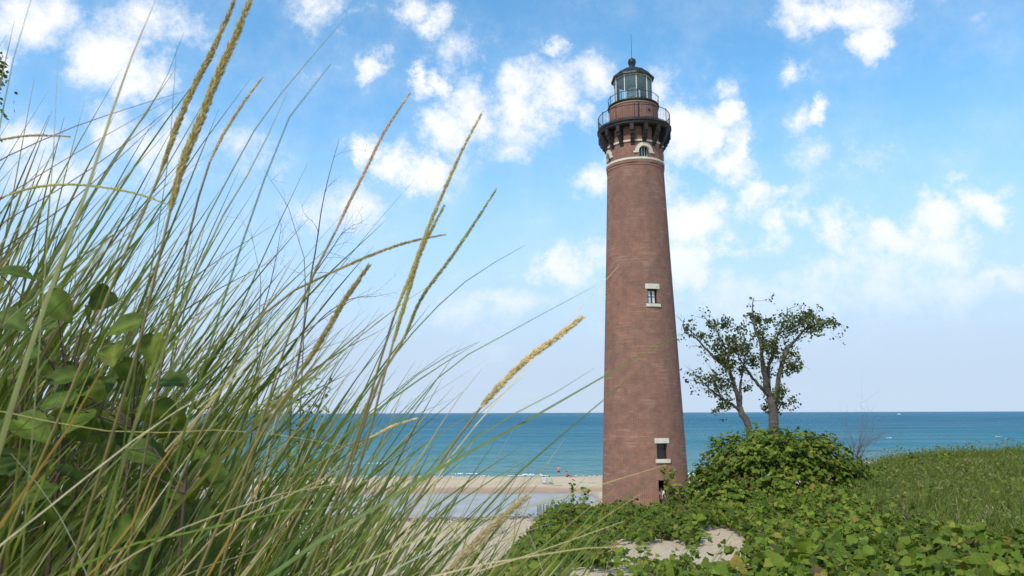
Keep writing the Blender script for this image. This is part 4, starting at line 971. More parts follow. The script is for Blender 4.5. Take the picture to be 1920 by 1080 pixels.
# ---------------------------------------------------------------- tall beach grass on the hump beside the camera
GP = [(.130, .185, .026), (.170, .220, .030), (.095, .150, .028), (.215, .235, .034), (.130, .190, .060)]
DRY = [(.50, .39, .22), (.43, .34, .17), (.56, .48, .31), (.34, .17, .04)]
def strip(path, w0, twist=0.0, fold=.22, flat=None):
    """blade along path (n,3): three vertices across, folded along the midrib"""
    n = len(path); t = np.linspace(0, 1, n); T = unit(np.gradient(path, axis=0))
    view = unit(path - CAM); base = unit(np.cross(T, view))
    nrm = np.cross(base, T); a = twist + .5 * t
    side = base * np.cos(a)[:, None] + nrm * np.sin(a)[:, None]; up = np.cross(side, T)
    w = w0 * np.minimum(1, .55 + 2.2 * t) * np.clip(1 - t ** 2.2, 0, 1) ** .8 * .5 + .0003
    L_ = path - side * w[:, None] + up * (w * fold)[:, None]; R__ = path + side * w[:, None] + up * (w * fold)[:, None]
    V = np.stack([L_, path, R__], 1).reshape(-1, 3)
    Fc = [(3 * i + j, 3 * i + j + 1, 3 * i + j + 4, 3 * i + j + 3) for i in range(n - 1) for j in (0, 1)]
    return V, Fc
def blade_cols(n, kind):
    t = np.linspace(0, 1, n)[:, None]
    if kind == 'dry': c0 = np.array(DRY[int(rng.integers(3))]); c1 = c0 * 1.1; tipc = c0 * 1.2
    elif kind == 'orange': c0 = np.array((.12, .13, .03)); c1 = np.array((.42, .24, .03)); tipc = np.array((.36, .20, .05))
    elif kind == 'yellow': c0 = np.array((.16, .17, .03)); c1 = np.array((.30, .27, .05)); tipc = np.array((.40, .33, .14))
    elif kind == 'white': c0 = np.array((.42, .42, .34)); c1 = c0 * 1.2; tipc = c0 * 1.3
    elif kind == 'red': c0 = np.array((.11, .10, .04)); c1 = np.array((.17, .085, .065)); tipc = np.array((.22, .11, .09))
    else:
        c0 = np.array(GP[int(rng.integers(len(GP)))]) * rng.uniform(.8, 1.15); c1 = c0 * 1.12
        tipc = c0 * 1.1 if rng.uniform() < .7 else np.array(DRY[int(rng.integers(3))])
    c = c0 * (1 - t) + c1 * t
    return c * (1 - t ** 4) + tipc * t ** 4
CL = [empty('beach_grass', (-1.75, 1.9, float(terr(-1.75, 1.9))), 'tall beach grass tussock at the left edge with thick seed spikes against the sky', 'grass', 'beach grass tussocks'),
      empty('beach_grass', (-1.05, 1.9, float(terr(-1.05, 1.9))), 'beach grass tussock in the middle of the thicket before the dead trees', 'grass', 'beach grass tussocks'),
      empty('beach_grass', (-.62, 1.7, float(terr(-.62, 1.7))), 'beach grass tussock nearest the lighthouse, leaning far out over the beach view', 'grass', 'beach grass tussocks')]
COFF = [offset_of(c) for c in CL]
def foot(P):
    """carry a traced blade on downwards, bending gently to the vertical, until it enters the ground"""
    d = unit((P[0] - P[1])[None])[0]; p = P[0].copy(); out = []
    for i in range(60):
        d = d + np.array([-.004, .006, -.055]); d = d / np.linalg.norm(d); p = p + d * .04; out.append(p.copy())
        if p[2] < float(terr(p[0], p[1])) - .02: break
    return np.array(out[::-1])
def traced(pxs, Y, dy=0.0, n=30):
    P = np.array([at(px, py, Y + dy * i / max(len(pxs) - 1, 1)) for i, (px, py) in enumerate(pxs)])
    S = smooth_path(P, 16)
    return smooth_path(np.vstack([foot(S)[::2][:-1] if len(foot(S)) > 3 else foot(S), S]), n)
def which(x): return 0 if x < -1.35 else (1 if x < -.80 else 2)
nblade = [0, 0, 0]
def blade(pxs, Y, w_px, kind='green', dy=0.0, twist=None):
    P = traced(pxs, Y, dy); q = which(P[0][0]); V, Fc = strip(P, w_px * Y / F, rng.uniform(-.4, .4) if twist is None else twist)
    me = mesh_np('blade', V - COFF[q], Fc, np.repeat(blade_cols(len(P), kind), 3, 0), smooth=True); link('blade', me, M_GRASS, CL[q]); nblade[q] += 1
def seed_stalk(pxs, nhead, Y, w_px, pal, fluff=1.0, dy=0.0):
    """pxs from the stem foot to the tip; the last nhead points carry the seed head"""
    P = np.array([at(px, py, Y + dy * i / max(len(pxs) - 1, 1)) for i, (px, py) in enumerate(pxs)])
    S = smooth_path(P, 60); ds = np.linalg.norm(S[:, None] - P[None, -nhead], axis=-1)[:, 0] if False else np.linalg.norm(S - P[-nhead], axis=1); kk = int(np.argmin(ds))
    head = smooth_path(S[kk:], 26); stem = smooth_path(np.vstack([foot(S)[::2], S[:kk + 1:2], S[kk:kk + 1]]), 30)
    q = which(stem[0][0]); r = w_px * Y / F * .36
    mb = MB(); sc = [tuple(np.array((.15, .20, .04)) * (1 - i / 29) + np.array((.30, .24, .10)) * (i / 29)) for i in range(30)]
    mb.tube([tuple(p) for p in stem], list(np.linspace(.0026, .0018, 30)), 6, col=[c for c in sc for _ in range(6)])
    st = mb.build('seed_stalk', M_GRASS, CL[q], smooth=True)
    T = unit(np.gradient(head, axis=0)); m = int(800 * fluff); t = np.sort(rng.uniform(0, 1, m)); k = t * 25; i0 = np.minimum(k.astype(int), 24); u = (k - i0)[:, None]
    c = head[i0] * (1 - u) + head[i0 + 1] * u; tt = T[i0]
    prof = np.clip(np.minimum(1, .35 + 4 * t) * np.minimum(1, .10 + 2.6 * (1 - t)), .12, 1) * r
    rd = rng.normal(0, 1, (m, 3)); rd = unit(rd - (rd * tt).sum(-1, keepdims=True) * tt)
    ln = rng.uniform(.7, 1.25, m) * r * 1.45 * (1 if fluff < 1.4 else 1.4); d = unit(tt * 1.0 + rd * (.22 + .22 * rng.uniform(0, 1, (m, 1)) * fluff))
    base = c + rd * (prof * .40)[:, None]; sd_ = np.cross(d, rd); wd_ = (r * .13 + .0003)
    V = np.stack([base, base + d * (ln * .45)[:, None] + sd_ * wd_, base + d * ln[:, None], base + d * (ln * .45)[:, None] - sd_ * wd_, base + d * (ln * .5)[:, None] + rd * wd_], 1)
    Fc = (np.array([(0, 1, 2, 4), (0, 4, 2, 3)])[None] + (np.arange(m) * 5)[:, None, None]).reshape(-1, 4)
    col = np.repeat(pick_col(m, pal), 5, 0)
    core = MB().tube([tuple(p) for p in head], [float(np.interp(j / 25, [0, .1, .7, 1], [.4, .66, .55, .1]) * r) for j in range(26)], 7)
    nV = m * 5; V2 = np.vstack([V.reshape(-1, 3), np.array(core.v)]) - offset_of(CL[q])
    F2 = [tuple(f) for f in Fc] + [tuple(i + nV for i in f) for f in core.f]
    cc = np.vstack([col, np.repeat(np.array([pal[0]]) * .8, len(core.v), 0)])
    link('seed_head', mesh_np('seed_head', V2, F2, cc), M_SEED, st)
S1 = [(.50, .42, .18), (.58, .49, .25), (.44, .39, .14), (.56, .42, .24)]
S2 = [(.68, .60, .40), (.74, .64, .43), (.62, .52, .30)]
S3 = [(.52, .51, .18), (.60, .57, .24), (.45, .46, .14)]
S4 = [(.58, .42, .29), (.64, .48, .32), (.52, .40, .23)]
seed_stalk([(60, 900), (150, 690), (215, 520), (262, 415), (300, 325), (335, 228), (365, 160), (402, 88), (445, -12)], 5, 1.00, 21, S1)
seed_stalk([(165, 960), (215, 800), (262, 640), (290, 520), (318, 400), (345, 300), (375, 228), (405, 150), (442, 68), (476, -20)], 6, .95, 27, S1, 1.2)
seed_stalk([(300, 700), (335, 520), (360, 420), (380, 340), (395, 300), (420, 250), (455, 195), (491, 146)], 4, 1.25, 11, S2, .7)
seed_stalk([(500, 760), (545, 620), (590, 510), (628, 436), (652, 385), (690, 310), (722, 245), (768, 176)], 5, 1.15, 11, S4, .9)
seed_stalk([(620, 960), (680, 790), (715, 670), (740, 590), (770, 515), (802, 430), (836, 350), (870, 275), (904, 211)], 6, 1.05, 13, S1)
seed_stalk([(640, 980), (690, 820), (716, 720), (735, 650), (762, 560), (790, 470), (832, 388)], 4, 1.10, 14, S3)
seed_stalk([(650, 900), (690, 770), (722, 690), (755, 640), (790, 560), (842, 488), (882, 430), (929, 357)], 5, 1.12, 12, S3)
seed_stalk([(740, 1010), (805, 900), (855, 825), (900, 766), (942, 718), (990, 672), (1042, 634), (1088, 598)], 5, 1.20, 16, S2, 1.7)
seed_stalk([(400, 760), (470, 620), (540, 552), (620, 512), (692, 480), (762, 455), (834, 440)], 4, 1.2, 10, S1, .8)
seed_stalk([(420, 960), (480, 830), (530, 750), (562, 700), (602, 638), (642, 570), (690, 500)], 4, 1.0, 18, S1)
seed_stalk([(-160, 640), (-90, 440), (-40, 388), (0, 371), (62, 352), (130, 346), (200, 352), (262, 365), (325, 387)], 6, 1.15, 9, S3, .8)
seed_stalk([(-170, 600), (-110, 340), (-40, 270), (0, 262), (62, 254), (132, 256)], 4, 1.2, 8, S1, .7)
seed_stalk([(640, 1200), (740, 1140), (800, 1100), (838, 1070), (880, 1028), (930, 980), (986, 934)], 4, 1.05, 17, S2, 1.5)
seed_stalk([(560, 900), (640, 840), (690, 822), (735, 800), (780, 785)], 3, 1.6, 9, S2, .7)
# traced blades: foot to tip
HB = [([(10, 800), (60, 640), (110, 500), (165, 350), (230, 150), (294, -6)], .85, 17, 'green'), ([(-60, 560), (-5, 260), (20, 130), (60, -8)], .8, 9, 'green'),
 ([(80, 560), (100, 280), (109, 108)], 1.0, 4, 'green'), ([(280, 520), (315, 300), (331, 86)], 1.1, 4, 'green'), ([(60, 640), (180, 350), (290, 190), (345, 60)], 1.2, 5, 'green'),
 ([(300, 640), (360, 470), (430, 330), (500, 210), (640, 42)], 1.2, 6, 'green'), ([(420, 560), (480, 380), (545, 215), (620, 120)], .75, 8, 'green'), ([(330, 600), (410, 420), (480, 300), (540, 170)], 1.1, 8, 'green'),
 ([(600, 1013), (733, 933), (833, 873), (950, 810), (1107, 720), (1200, 668), (1278, 626)], 1.0, 13, 'green'), ([(650, 1046), (787, 907), (860, 845), (953, 782), (1067, 722), (1115, 690)], 1.1, 9, 'green'),
 ([(883, 990), (940, 920), (983, 877), (1060, 810), (1140, 743), (1206, 688)], 1.1, 7, 'green'), ([(640, 800), (760, 640), (870, 530), (984, 460)], 1.3, 5, 'green'), ([(700, 860), (830, 700), (960, 620), (1116, 536)], 1.3, 5, 'green'),
 ([(760, 1000), (850, 850), (960, 720), (1060, 610), (1160, 498)], 1.4, 4, 'dry'), ([(700, 1000), (780, 870), (850, 760), (905, 690)], 1.2, 6, 'green'), ([(620, 900), (700, 780), (800, 690), (900, 640)], 1.3, 7, 'green'),
 ([(880, 1062), (1056, 1033), (1134, 1025), (1250, 1024)], 1.0, 8, 'dry'), ([(880, 1078), (1030, 1027), (1170, 977)], 1.1, 5, 'dry'), ([(978, 1084), (1082, 1004), (1204, 924)], 1.2, 5, 'yellow'), ([(960, 1070), (1022, 1022), (1092, 962), (1152, 917)], 1.2, 4, 'yellow'),
 ([(800, 1005), (900, 975), (988, 949), (1082, 923), (1160, 898), (1248, 872)], 1.1, 6, 'green'), ([(900, 985), (999, 949), (1056, 936), (1124, 927)], 1.3, 4, 'white'), ([(830, 1100), (890, 1040), (942, 962), (1004, 898), (1060, 820)], 1.1, 6, 'yellow'),
 ([(930, 1090), (905, 1056), (840, 985), (783, 902)], 1.0, 7, 'yellow'), ([(960, 1100), (965, 1010), (968, 940), (1000, 860)], 1.2, 4, 'green'), ([(1022, 1088), (1004, 1030), (975, 960)], 1.1, 3, 'white'),
 ([(150, 1090), (235, 1010), (268, 920), (320, 840), (400, 750), (470, 680)], .95, 9, 'orange'), ([(180, 1090), (255, 1000), (300, 890), (335, 830)], .95, 7, 'orange'), ([(-20, 1020), (15, 960), (60, 900), (130, 800), (230, 620)], .8, 13, 'orange'),
 ([(400, 1060), (470, 940), (500, 880), (560, 800)], 1.1, 9, 'orange'), ([(480, 1080), (530, 1000), (580, 930)], 1.2, 8, 'orange'), ([(100, 1085), (250, 1020), (400, 990), (520, 960), (640, 950)], .9, 8, 'green'),
 ([(-10, 770), (150, 800), (260, 812), (420, 806), (560, 820), (690, 848)], 1.2, 4, 'yellow'), ([(-10, 1030), (80, 960), (180, 880), (300, 790), (420, 720)], .9, 6, 'dry'), ([(180, 1085), (300, 1010), (420, 960), (550, 920), (700, 900)], 1.0, 5, 'dry'),
 ([(165, 1085), (130, 1000), (80, 920), (20, 850)], 1.1, 4, 'white'), ([(330, 1085), (420, 990), (540, 930), (640, 880)], 1.1, 5, 'dry'), ([(0, 300), (120, 245), (250, 200), (345, 172)], 1.3, 4, 'red'), ([(0, 420), (150, 330), (260, 250), (335, 190)], 1.3, 4, 'red'),
 ([(-10, 380), (120, 300), (240, 230), (330, 180)], 1.4, 4, 'red'), ([(0, 470), (130, 380), (230, 290), (310, 215)], 1.4, 4, 'red'), ([(140, 560), (220, 440), (300, 360), (345, 300)], 1.4, 4, 'red')]
for (pxs, Y, w, kd) in HB: blade(pxs, Y, w, kd, dy=rng.uniform(-.1, .15))
# the rest of the tussocks, grown from roots on the hump and bent by the wind from the left
def grow(x, y, L_, lean, az, curl, n):
    z = float(terr(x, y)) - .02; t = np.linspace(0, 1, n)
    h = np.array([math.cos(az), math.sin(az), 0]); a = lean + curl * t            # angle from the vertical along the blade
    st = np.stack([np.sin(a) * h[0], np.sin(a) * h[1], np.cos(a)], -1) * L_ / (n - 1)
    P = np.vstack([[x, y, z], np.array([x, y, z]) + np.cumsum(st[:-1], 0)]); return P
masses = [MB(), MB(), MB()]; mcols = [[], [], []]
def in_view_ok(P):
    # keep single blades from standing right in front of the lens
    d = P - CAM; return (d[:, 1] > .62).all() or (np.hypot(d[:, 0], d[:, 2]) > .55 * d[:, 1] + .3).all()
NB = 3700
for i in range(NB):
    u = rng.uniform()
    x = -3.3 + 2.95 * u ** .85; y = rng.uniform(1.0, 3.6) if i > 420 else rng.uniform(.85, 1.7)
    if rng.uniform() < .17: x = rng.uniform(-.78, -.12); y = rng.uniform(1.05, 2.8)
    edge = sstep(-1.5, -.3, x)
    L_ = rng.normal(1.22 - .25 * edge, .22) * (1.04 if x < -1.3 else 1.0) * (.88 if y < 1.4 else 1.0); lean = rng.normal(.34 + .22 * edge, .15); az = rng.normal(0.0, .5)
    curl = abs(rng.normal(.30, .24)); dry = rng.uniform(); kd = 'green' if dry < .88 else ('dry' if dry < .95 else ('yellow' if dry < .97 else 'red'))
    part = i <= 420 or rng.uniform() < .1
    P = grow(x, y, max(.45, L_), lean, az, curl, 14 if part else 9)
    if not in_view_ok(P): continue
    q = which(x); w = rng.uniform(.0068, .0132) * (1.0 if kd in ('green', 'yellow') else .6)
    V, Fc = strip(P, w, rng.uniform(-.9, .9)); C = np.repeat(blade_cols(len(P), kd), 3, 0)
    if part and nblade[q] < 235 and visible(P).any():
        link('blade', mesh_np('blade', V - COFF[q], Fc, C, smooth=True), M_GRASS, CL[q]); nblade[q] += 1
    else:
        masses[q].add(V - COFF[q], Fc); mcols[q].append(C)
# thatch: short dead blades and stems lying about the roots
for i in range(4200):
    x = -3.2 + 3.05 * rng.uniform() ** .8; y = rng.uniform(.9, 3.6); q = which(x)
    P = grow(x, y, rng.uniform(.2, .55), rng.normal(.75, .35), rng.uniform(-1.6, 1.6) if rng.uniform() < .7 else rng.uniform(0, 6.28), rng.normal(.5, .4), 6)
    if not in_view_ok(P): continue
    V, Fc = strip(P, rng.uniform(.002, .0055), rng.uniform(-1, 1)); masses[q].add(V - COFF[q], Fc)
    kd = 'dry' if rng.uniform() < .38 else 'green'; mcols[q].append(np.repeat(blade_cols(6, kd), 3, 0) * (.8 if kd == 'dry' else .75))
for q in range(3):
    me = mesh_np('grass_blades', np.array(masses[q].v), masses[q].f, np.vstack(mcols[q]), smooth=True); tag(link('grass_blades', me, M_GRASS, CL[q]), kind='stuff')

# broad leaved plant growing among the grass
BL = []
for v in range(5):
    rows = 7; V = []; Fc = []
    for i in range(rows):
        t = i / (rows - 1); w = .40 * math.sin(math.pi * min(1, t * .93 + .07)) ** .75 * (1.15 - .45 * t)
        for j in range(-2, 3):
            s = j / 2; ripple = .022 * (1 if (i + abs(j)) % 2 else -1) * abs(s)
            V.append((s * w, t - .10 * abs(s) * (1 - t), .16 * abs(s) * w * 2 - .28 * t * t + ripple + rng.normal(0, .008)))
    for i in range(rows - 1):
        for j in range(4): Fc.append((i * 5 + j, i * 5 + j + 1, i * 5 + j + 6, i * 5 + j + 5))
    c0 = np.array([(.085, .128, .020), (.105, .150, .022), (.070, .110, .022), (.125, .165, .024), (.088, .132, .026)][v])
    C = np.array([c0 * (1.5 if k % 5 == 2 else (1.12 if (k // 5) % 2 else .84)) * rng.uniform(.85, 1.15) for k in range(len(V))])
    me = mesh_np('broad_leaf', V, Fc, C, smooth=True); me.materials.append(M_LEAF); BL.append(me)
plant = empty('broadleaf_plant', (-1.15, 1.75, float(terr(-1.15, 1.75))), 'dark broad-leaved plant growing through the beach grass at left', 'plant')
poff = offset_of(plant); ctr = []
spots = [(30, 510, .105), (110, 575, .10), (190, 560, .10), (165, 600, .08), (60, 660, .11), (120, 690, .11), (230, 610, .09), (285, 655, .085), (30, 720, .11), (100, 750, .11), (190, 720, .12), (170, 790, .12), (250, 700, .10), (60, 800, .12), (290, 770, .11), (320, 800, .10), (365, 845, .10), (120, 840, .12), (210, 850, .12), (20, 860, .12), (280, 850, .11), (350, 760, .085), (150, 900, .12), (60, 920, .12), (230, 920, .12), (400, 880, .09), (320, 910, .10), (20, 600, .10), (-20, 690, .11), (150, 650, .10), (210, 660, .11), (80, 610, .09)]
extra = [(rng.uniform(-40, 380), rng.uniform(690, 1040), rng.uniform(.08, .12)) for _ in range(30)]
tops = [at(130, 690, 1.75), at(250, 760, 1.7), at(40, 760, 1.85), at(350, 880, 1.65), at(150, 850, 1.9)]
for j, tp in enumerate(tops):
    b = np.array([tp[0] - .12, tp[1] + .05, float(terr(tp[0] - .12, tp[1] + .05)) - .03])
    MB().tube([tuple(b), tuple(b * .5 + tp * .5 + np.array([.04, 0, .02])), tuple(tp)], [.008, .006, .003], 6).build('stem', M_VINE, plant)
for (px, py, sz) in spots + extra:
    sz *= .8
    p = at(px, py, rng.uniform(1.55, 2.05)); st = tops[int(np.argmin([np.linalg.norm(p - q) for q in tops]))]
    tip = rng.normal(0, .6, 3) + np.array([.35, -.1, -.35]); nr = rng.normal(0, .45, 3) + np.array([.1, -.75, .6])
    Rm = frames(nr[None], tip[None])[0]
    o = link('broad_leaf', BL[int(rng.integers(5))], None, plant)
    base = p - Rm[:, 1] * sz * .5
    o.matrix_basis = Matrix.Translation(Vector(base - poff)) @ Matrix(Rm.tolist()).to_4x4() @ Matrix.Scale(sz, 4)
    mb = MB().tube([tuple(st - np.array([0, 0, .05])), tuple(st * .4 + base * .6 + np.array([0, 0, .02])), tuple(base)], [.0022, .0018, .0014], 4); mb.build('leaf_stalk', M_VINE, plant)

# ---------------------------------------------------------------- people and things on the beach
def skin_mesh(name, verts, edges, radii, mat, parent, root=0, sub=1):
    me = bpy.data.meshes.new(name + '_cage'); me.from_pydata([tuple(v) for v in verts], edges, []); o = bpy.data.objects.new(name + '_cage', me); COL.objects.link(o)
    o.modifiers.new('skin', 'SKIN'); o.modifiers.new('sub', 'SUBSURF').levels = sub
    if not me.skin_vertices: me.skin_vertices.new()
    for i, r in enumerate(radii):
        sv = me.skin_vertices[0].data[i]; sv.radius = (r, r) if not isinstance(r, tuple) else r; sv.use_root = (i == root)
    dg = bpy.context.evaluated_depsgraph_get(); m2 = bpy.data.meshes.new_from_object(o.evaluated_get(dg)); m2.name = name
    bpy.data.objects.remove(o); m2.materials.clear()
    return link(name, m2, mat, parent)
STAND = dict(pelvis=(0, 0, .93), waist=(0, -.01, 1.10), chest=(0, 0, 1.30), neck=(0, 0, 1.47), head=(0, .02, 1.60), crown=(0, .01, 1.70),
    sh=(.17, 0, 1.41), el=(.25, -.03, 1.14), wr=(.27, .05, .90), hip=(.09, 0, .90), kn=(.10, .02, .50), an=(.10, -.02, .09), toe=(.12, .14, .03))
SIT = dict(pelvis=(0, 0, .12), waist=(0, -.06, .28), chest=(0, -.10, .48), neck=(0, -.10, .64), head=(0, -.07, .77), crown=(0, -.08, .87),
    sh=(.17, -.10, .58), el=(.25, -.02, .34), wr=(.20, .20, .30), hip=(.09, .03, .11), kn=(.13, .44, .40), an=(.12, .70, .07), toe=(.13, .84, .03))
CHAIR = dict(pelvis=(0, 0, .36), waist=(0, -.07, .52), chest=(0, -.16, .71), neck=(0, -.20, .87), head=(0, -.18, 1.00), crown=(0, -.19, 1.10),
    sh=(.17, -.19, .81), el=(.26, -.05, .58), wr=(.25, .20, .58), hip=(.09, .03, .35), kn=(.11, .46, .42), an=(.11, .60, .08), toe=(.12, .74, .03))
def person(label, loc, face, J, h, top=None, bottom=None, hair=M_HAIR):
    """face: heading in radians (0 looks along +Y)"""
    th = empty('person', loc, label, 'person'); k = h / 1.72
    th.rotation_euler = (0, 0, -face)
    V = []; E_ = []; Rr = []
    def add(p, r, to=None):
        V.append(np.array(p) * k); Rr.append(r * k if not isinstance(r, tuple) else tuple(a * k for a in r)); i = len(V) - 1
        if to is not None: E_.append((to, i))
        return i
    pel = add(J['pelvis'], (.145, .105)); wa = add(J['waist'], (.125, .09), pel); ch = add(J['chest'], (.155, .105), wa); ne = add(J['neck'], .055, ch); he = add(J['head'], (.078, .092), ne); add(J['crown'], .055, he)
    for s in (-1, 1):
        m = lambda p: (p[0] * s, p[1], p[2])
        a = add(m(J['sh']), .058, ch); b = add(m(J['el']), .043, a); c = add(m(J['wr']), .03, b)
        d = np.array(J['wr']) - np.array(J['el']); d = d / np.linalg.norm(d); hp = np.array(J['wr']) + d * .07; hd = add(m(hp), (.034, .02), c)
        for q, (off, ln) in enumerate([(-.03, .075), (-.012, .09), (.008, .085), (.026, .065)]):
            f = hp + d * ln + np.array([off * .3, off, -.01]); add(m(f), .009, hd)
        add(m(hp - d * .02 + np.array([-.045, .03, 0])), .010, hd)
        a = add(m(J['hip']), .085, pel); b = add(m(J['kn']), .058, a); c = add(m(J['an']), .038, b); add(m(J['toe']), (.036, .028), c)
    skin_mesh('body', V, E_, Rr, M_SKIN, th)
    hd = np.array(J['head']) * k
    hm = MB().lathe([(0.001, .13 * k), (.055 * k, .115 * k), (.088 * k, .06 * k), (.092 * k, 0), (.075 * k, -.05 * k)], (0, 0), 12)
    hm.v = [(x + hd[0], y * 1.1 + hd[1] - .025 * k, z + hd[2] + .015 * k) for x, y, z in hm.v]
    link('hair', mesh_np('hair', hm.v, hm.f, smooth=True), hair, th)
    fm = MB().lathe([(0.0, .012), (.012, 0), (0, -.02)], (0, 0), 6); fm.v = [(x + hd[0], y + hd[1] + .095 * k, z + hd[2] - .005) for x, y, z in fm.v]
    for sx in (-1, 1):
        e = MB().lathe([(0, .01), (.009, 0), (0, -.01)], (0, 0), 6); fm.add([(x + sx * .032 * k + hd[0], y + hd[1] + .085 * k, z + hd[2] + .025 * k) for x, y, z in e.v], e.f)
        e = MB().lathe([(0, .03), (.014, .01), (.012, -.02), (0, -.03)], (0, 0), 6); fm.add([(x + sx * .088 * k + hd[0], y + hd[1], z + hd[2]) for x, y, z in e.v], e.f)
    link('face', mesh_np('face', fm.v, fm.f), M_SKIN, th)
    if top is not None:
        v2 = [np.array(J[q]) * k for q in ('waist', 'chest')]; v2[0] = v2[0] * .7 + np.array(J['pelvis']) * k * .3; ee = [(0, 1)]; rr = [(.140 * k, .108 * k), (.168 * k, .12 * k)]
        for s in (-1, 1):
            a = np.array([J['sh'][0] * s, *J['sh'][1:]]) * k; b = a * .45 + np.array([J['el'][0] * s, *J['el'][1:]]) * k * .55; v2 += [a, b]; ee += [(1, len(v2) - 2), (len(v2) - 2, len(v2) - 1)]; rr += [.07 * k, .06 * k]
        skin_mesh('shirt', v2, ee, rr, top, th)
    if bottom is not None:
        v2 = [np.array(J['pelvis']) * k + np.array([0, 0, .06 * k])]; ee = []; rr = [(.160 * k, .12 * k)]
        for s in (-1, 1):
            a = np.array([J['hip'][0] * s, *J['hip'][1:]]) * k; b = a * .25 + np.array([J['kn'][0] * s, *J['kn'][1:]]) * k * .75; v2 += [a, b]; ee += [(0, len(v2) - 2), (len(v2) - 2, len(v2) - 1)]; rr += [.105 * k, .085 * k]
        skin_mesh('shorts', v2, ee, rr, bottom, th)
    return th
def on_sand(px, py):
    g = ground_hit(px, py); return np.array([g[0], g[1], float(terr(g[0], g[1]))])
g = on_sand(1047.5, 893.5); person('bare-backed person in black shorts standing at the waterline', g, .15, STAND, 1.66, None, M_BLACKC)
g = on_sand(1063.5, 894.5); person('person in red sitting on the sand by the water', g, .9, SIT, 1.66, M_REDC, M_NAVY)
tag(MB().add([(g[0] + x, g[1] + y, float(terr(g[0] + x, g[1] + y)) + .035) for x, y in ((.25, -.5), (1.45, -.42), (1.4, .5), (.3, .45))] + [(g[0] + x, g[1] + y, float(terr(g[0] + x, g[1] + y)) + .012) for x, y in ((.25, -.5), (1.45, -.42), (1.4, .5), (.3, .45))], [(0, 1, 2, 3), (4, 7, 6, 5), (0, 4, 5, 1), (1, 5, 6, 2), (2, 6, 7, 3), (3, 7, 4, 0)]).build('beach_towel', M_REDC), 'reddish beach towel spread beside the sitting person', 'towel')
def beach_chair(label, loc, rot, fabric):
    th = empty('beach_chair', loc, label, 'chair', 'beach chairs on the sand'); th.rotation_euler = (0, 0, rot)
    def part(nm, mat, V, Fc): return link(nm, mesh_np(nm, V, Fc), mat, th)
    def cloth(nm, pts, w):
        V = [];
        for (y, z) in pts: V += [(-w, y, z), (w, y, z)]
        n = len(pts); V += [(x, y, z - .02) for x, y, z in V]; m = 2 * n
        Fc = [(2 * i, 2 * i + 1, 2 * i + 3, 2 * i + 2) for i in range(n - 1)] + [(m + 2 * i, m + 2 * i + 2, m + 2 * i + 3, m + 2 * i + 1) for i in range(n - 1)] + [(2 * i, 2 * i + 2, m + 2 * i + 2, m + 2 * i) for i in range(n - 1)] + [(2 * i + 1, m + 2 * i + 1, m + 2 * i + 3, 2 * i + 3) for i in range(n - 1)] + [(0, m, m + 1, 1), (2 * n - 2, 2 * n - 1, m + 2 * n - 1, m + 2 * n - 2)]
        part(nm, fabric, V, Fc)
    cloth('seat', [(-.06, .27), (.15, .26), (.45, .33)], .27); cloth('backrest', [(-.10, .30), (-.22, .55), (-.34, .80), (-.38, .92)], .27)
    for s in (-1, 1):
        for pts in ([(s * .29, -.30, 0), (s * .29, .48, .36)], [(s * .29, .40, 0), (s * .29, -.08, .30)]):
            m = MB().tube(pts, .014, 6); part('leg', M_STEEL, m.v, m.f)
        m = MB().tube([(s * .29, -.08, .26), (s * .29, -.40, .95)], .014, 6); part('back_frame', M_STEEL, m.v, m.f)
        m = MB().box((s * .30, .12, .54), (.055, .48, .025)); part('armrest', M_STEEL, m.v, m.f)
        m = MB().tube([(s * .29, .32, .30), (s * .30, .32, .53)], .012, 6); part('arm_post', M_STEEL, m.v, m.f)
ga = on_sand(1020, 908.0); gb = on_sand(1031, 908.3)
beach_chair('white beach chair on the sand, left one of the pair', ga, -.1, M_WHITEC); beach_chair('pale mint beach chair on the sand, right one of the pair', gb, -.25, M_MINT)
person('person in a lilac top sitting in the white beach chair', ga, .1, CHAIR, 1.66, M_LILAC, M_WHITEC); person('person in dark green sitting in the mint beach chair', gb, .25, CHAIR, 1.74, M_GREENC, M_GREENC)
# person in the tower doorway
c = cyl(A1, shaft_r(4) - .55, Z0 + .5); person('person in a white top standing inside the dark tower doorway', c, math.pi - math.atan2(TX, TY) + .3, STAND, 1.64, M_WHITEC, M_NAVY)

# small litter of the beach: driftwood sticks, wrack line, dry brush, fence, foam, boat
n_s = 0
for (px, py, ln, a) in [(1047, 911, 1.4, .2), (1091, 905, 1.0, -.3), (1110, 906, 1.1, .4), (700, 971, 1.6, .3), (790, 967, 2.2, -.1), (870, 966, 1.6, .2), (905, 960, 1.3, -.4), (760, 1000, .9, .8), (1000, 962, 1.4, .15)]:
    g = on_sand(px, py); d = np.array([math.cos(a), math.sin(a), 0]); pts = []
    for t in np.linspace(-.5, .5, 6):
        p = g + d * ln * t; pts.append((p[0], p[1] + .06 * math.sin(t * 7), float(terr(p[0], p[1])) + .03))
    o = MB().tube(pts, [.025, .04, .045, .045, .035, .018], 6).build('driftwood_stick', M_DRIFT)
    tag(o, ['short driftwood stick on the beach ridge right of the chairs', 'small driftwood piece on the beach near the tower', 'thin driftwood piece on the beach right beside the tower edge', 'driftwood branch at the near rim of the pool, far left', 'long driftwood branch along the near rim of the pool', 'driftwood branch at the pool rim behind the leaning grass', 'short driftwood branch at the pool rim toward the vines', 'driftwood stick half buried on the sand slope', 'driftwood branch lying just left of the vines'][n_s], 'driftwood', 'driftwood on the sand'); n_s += 1
wr = MB()
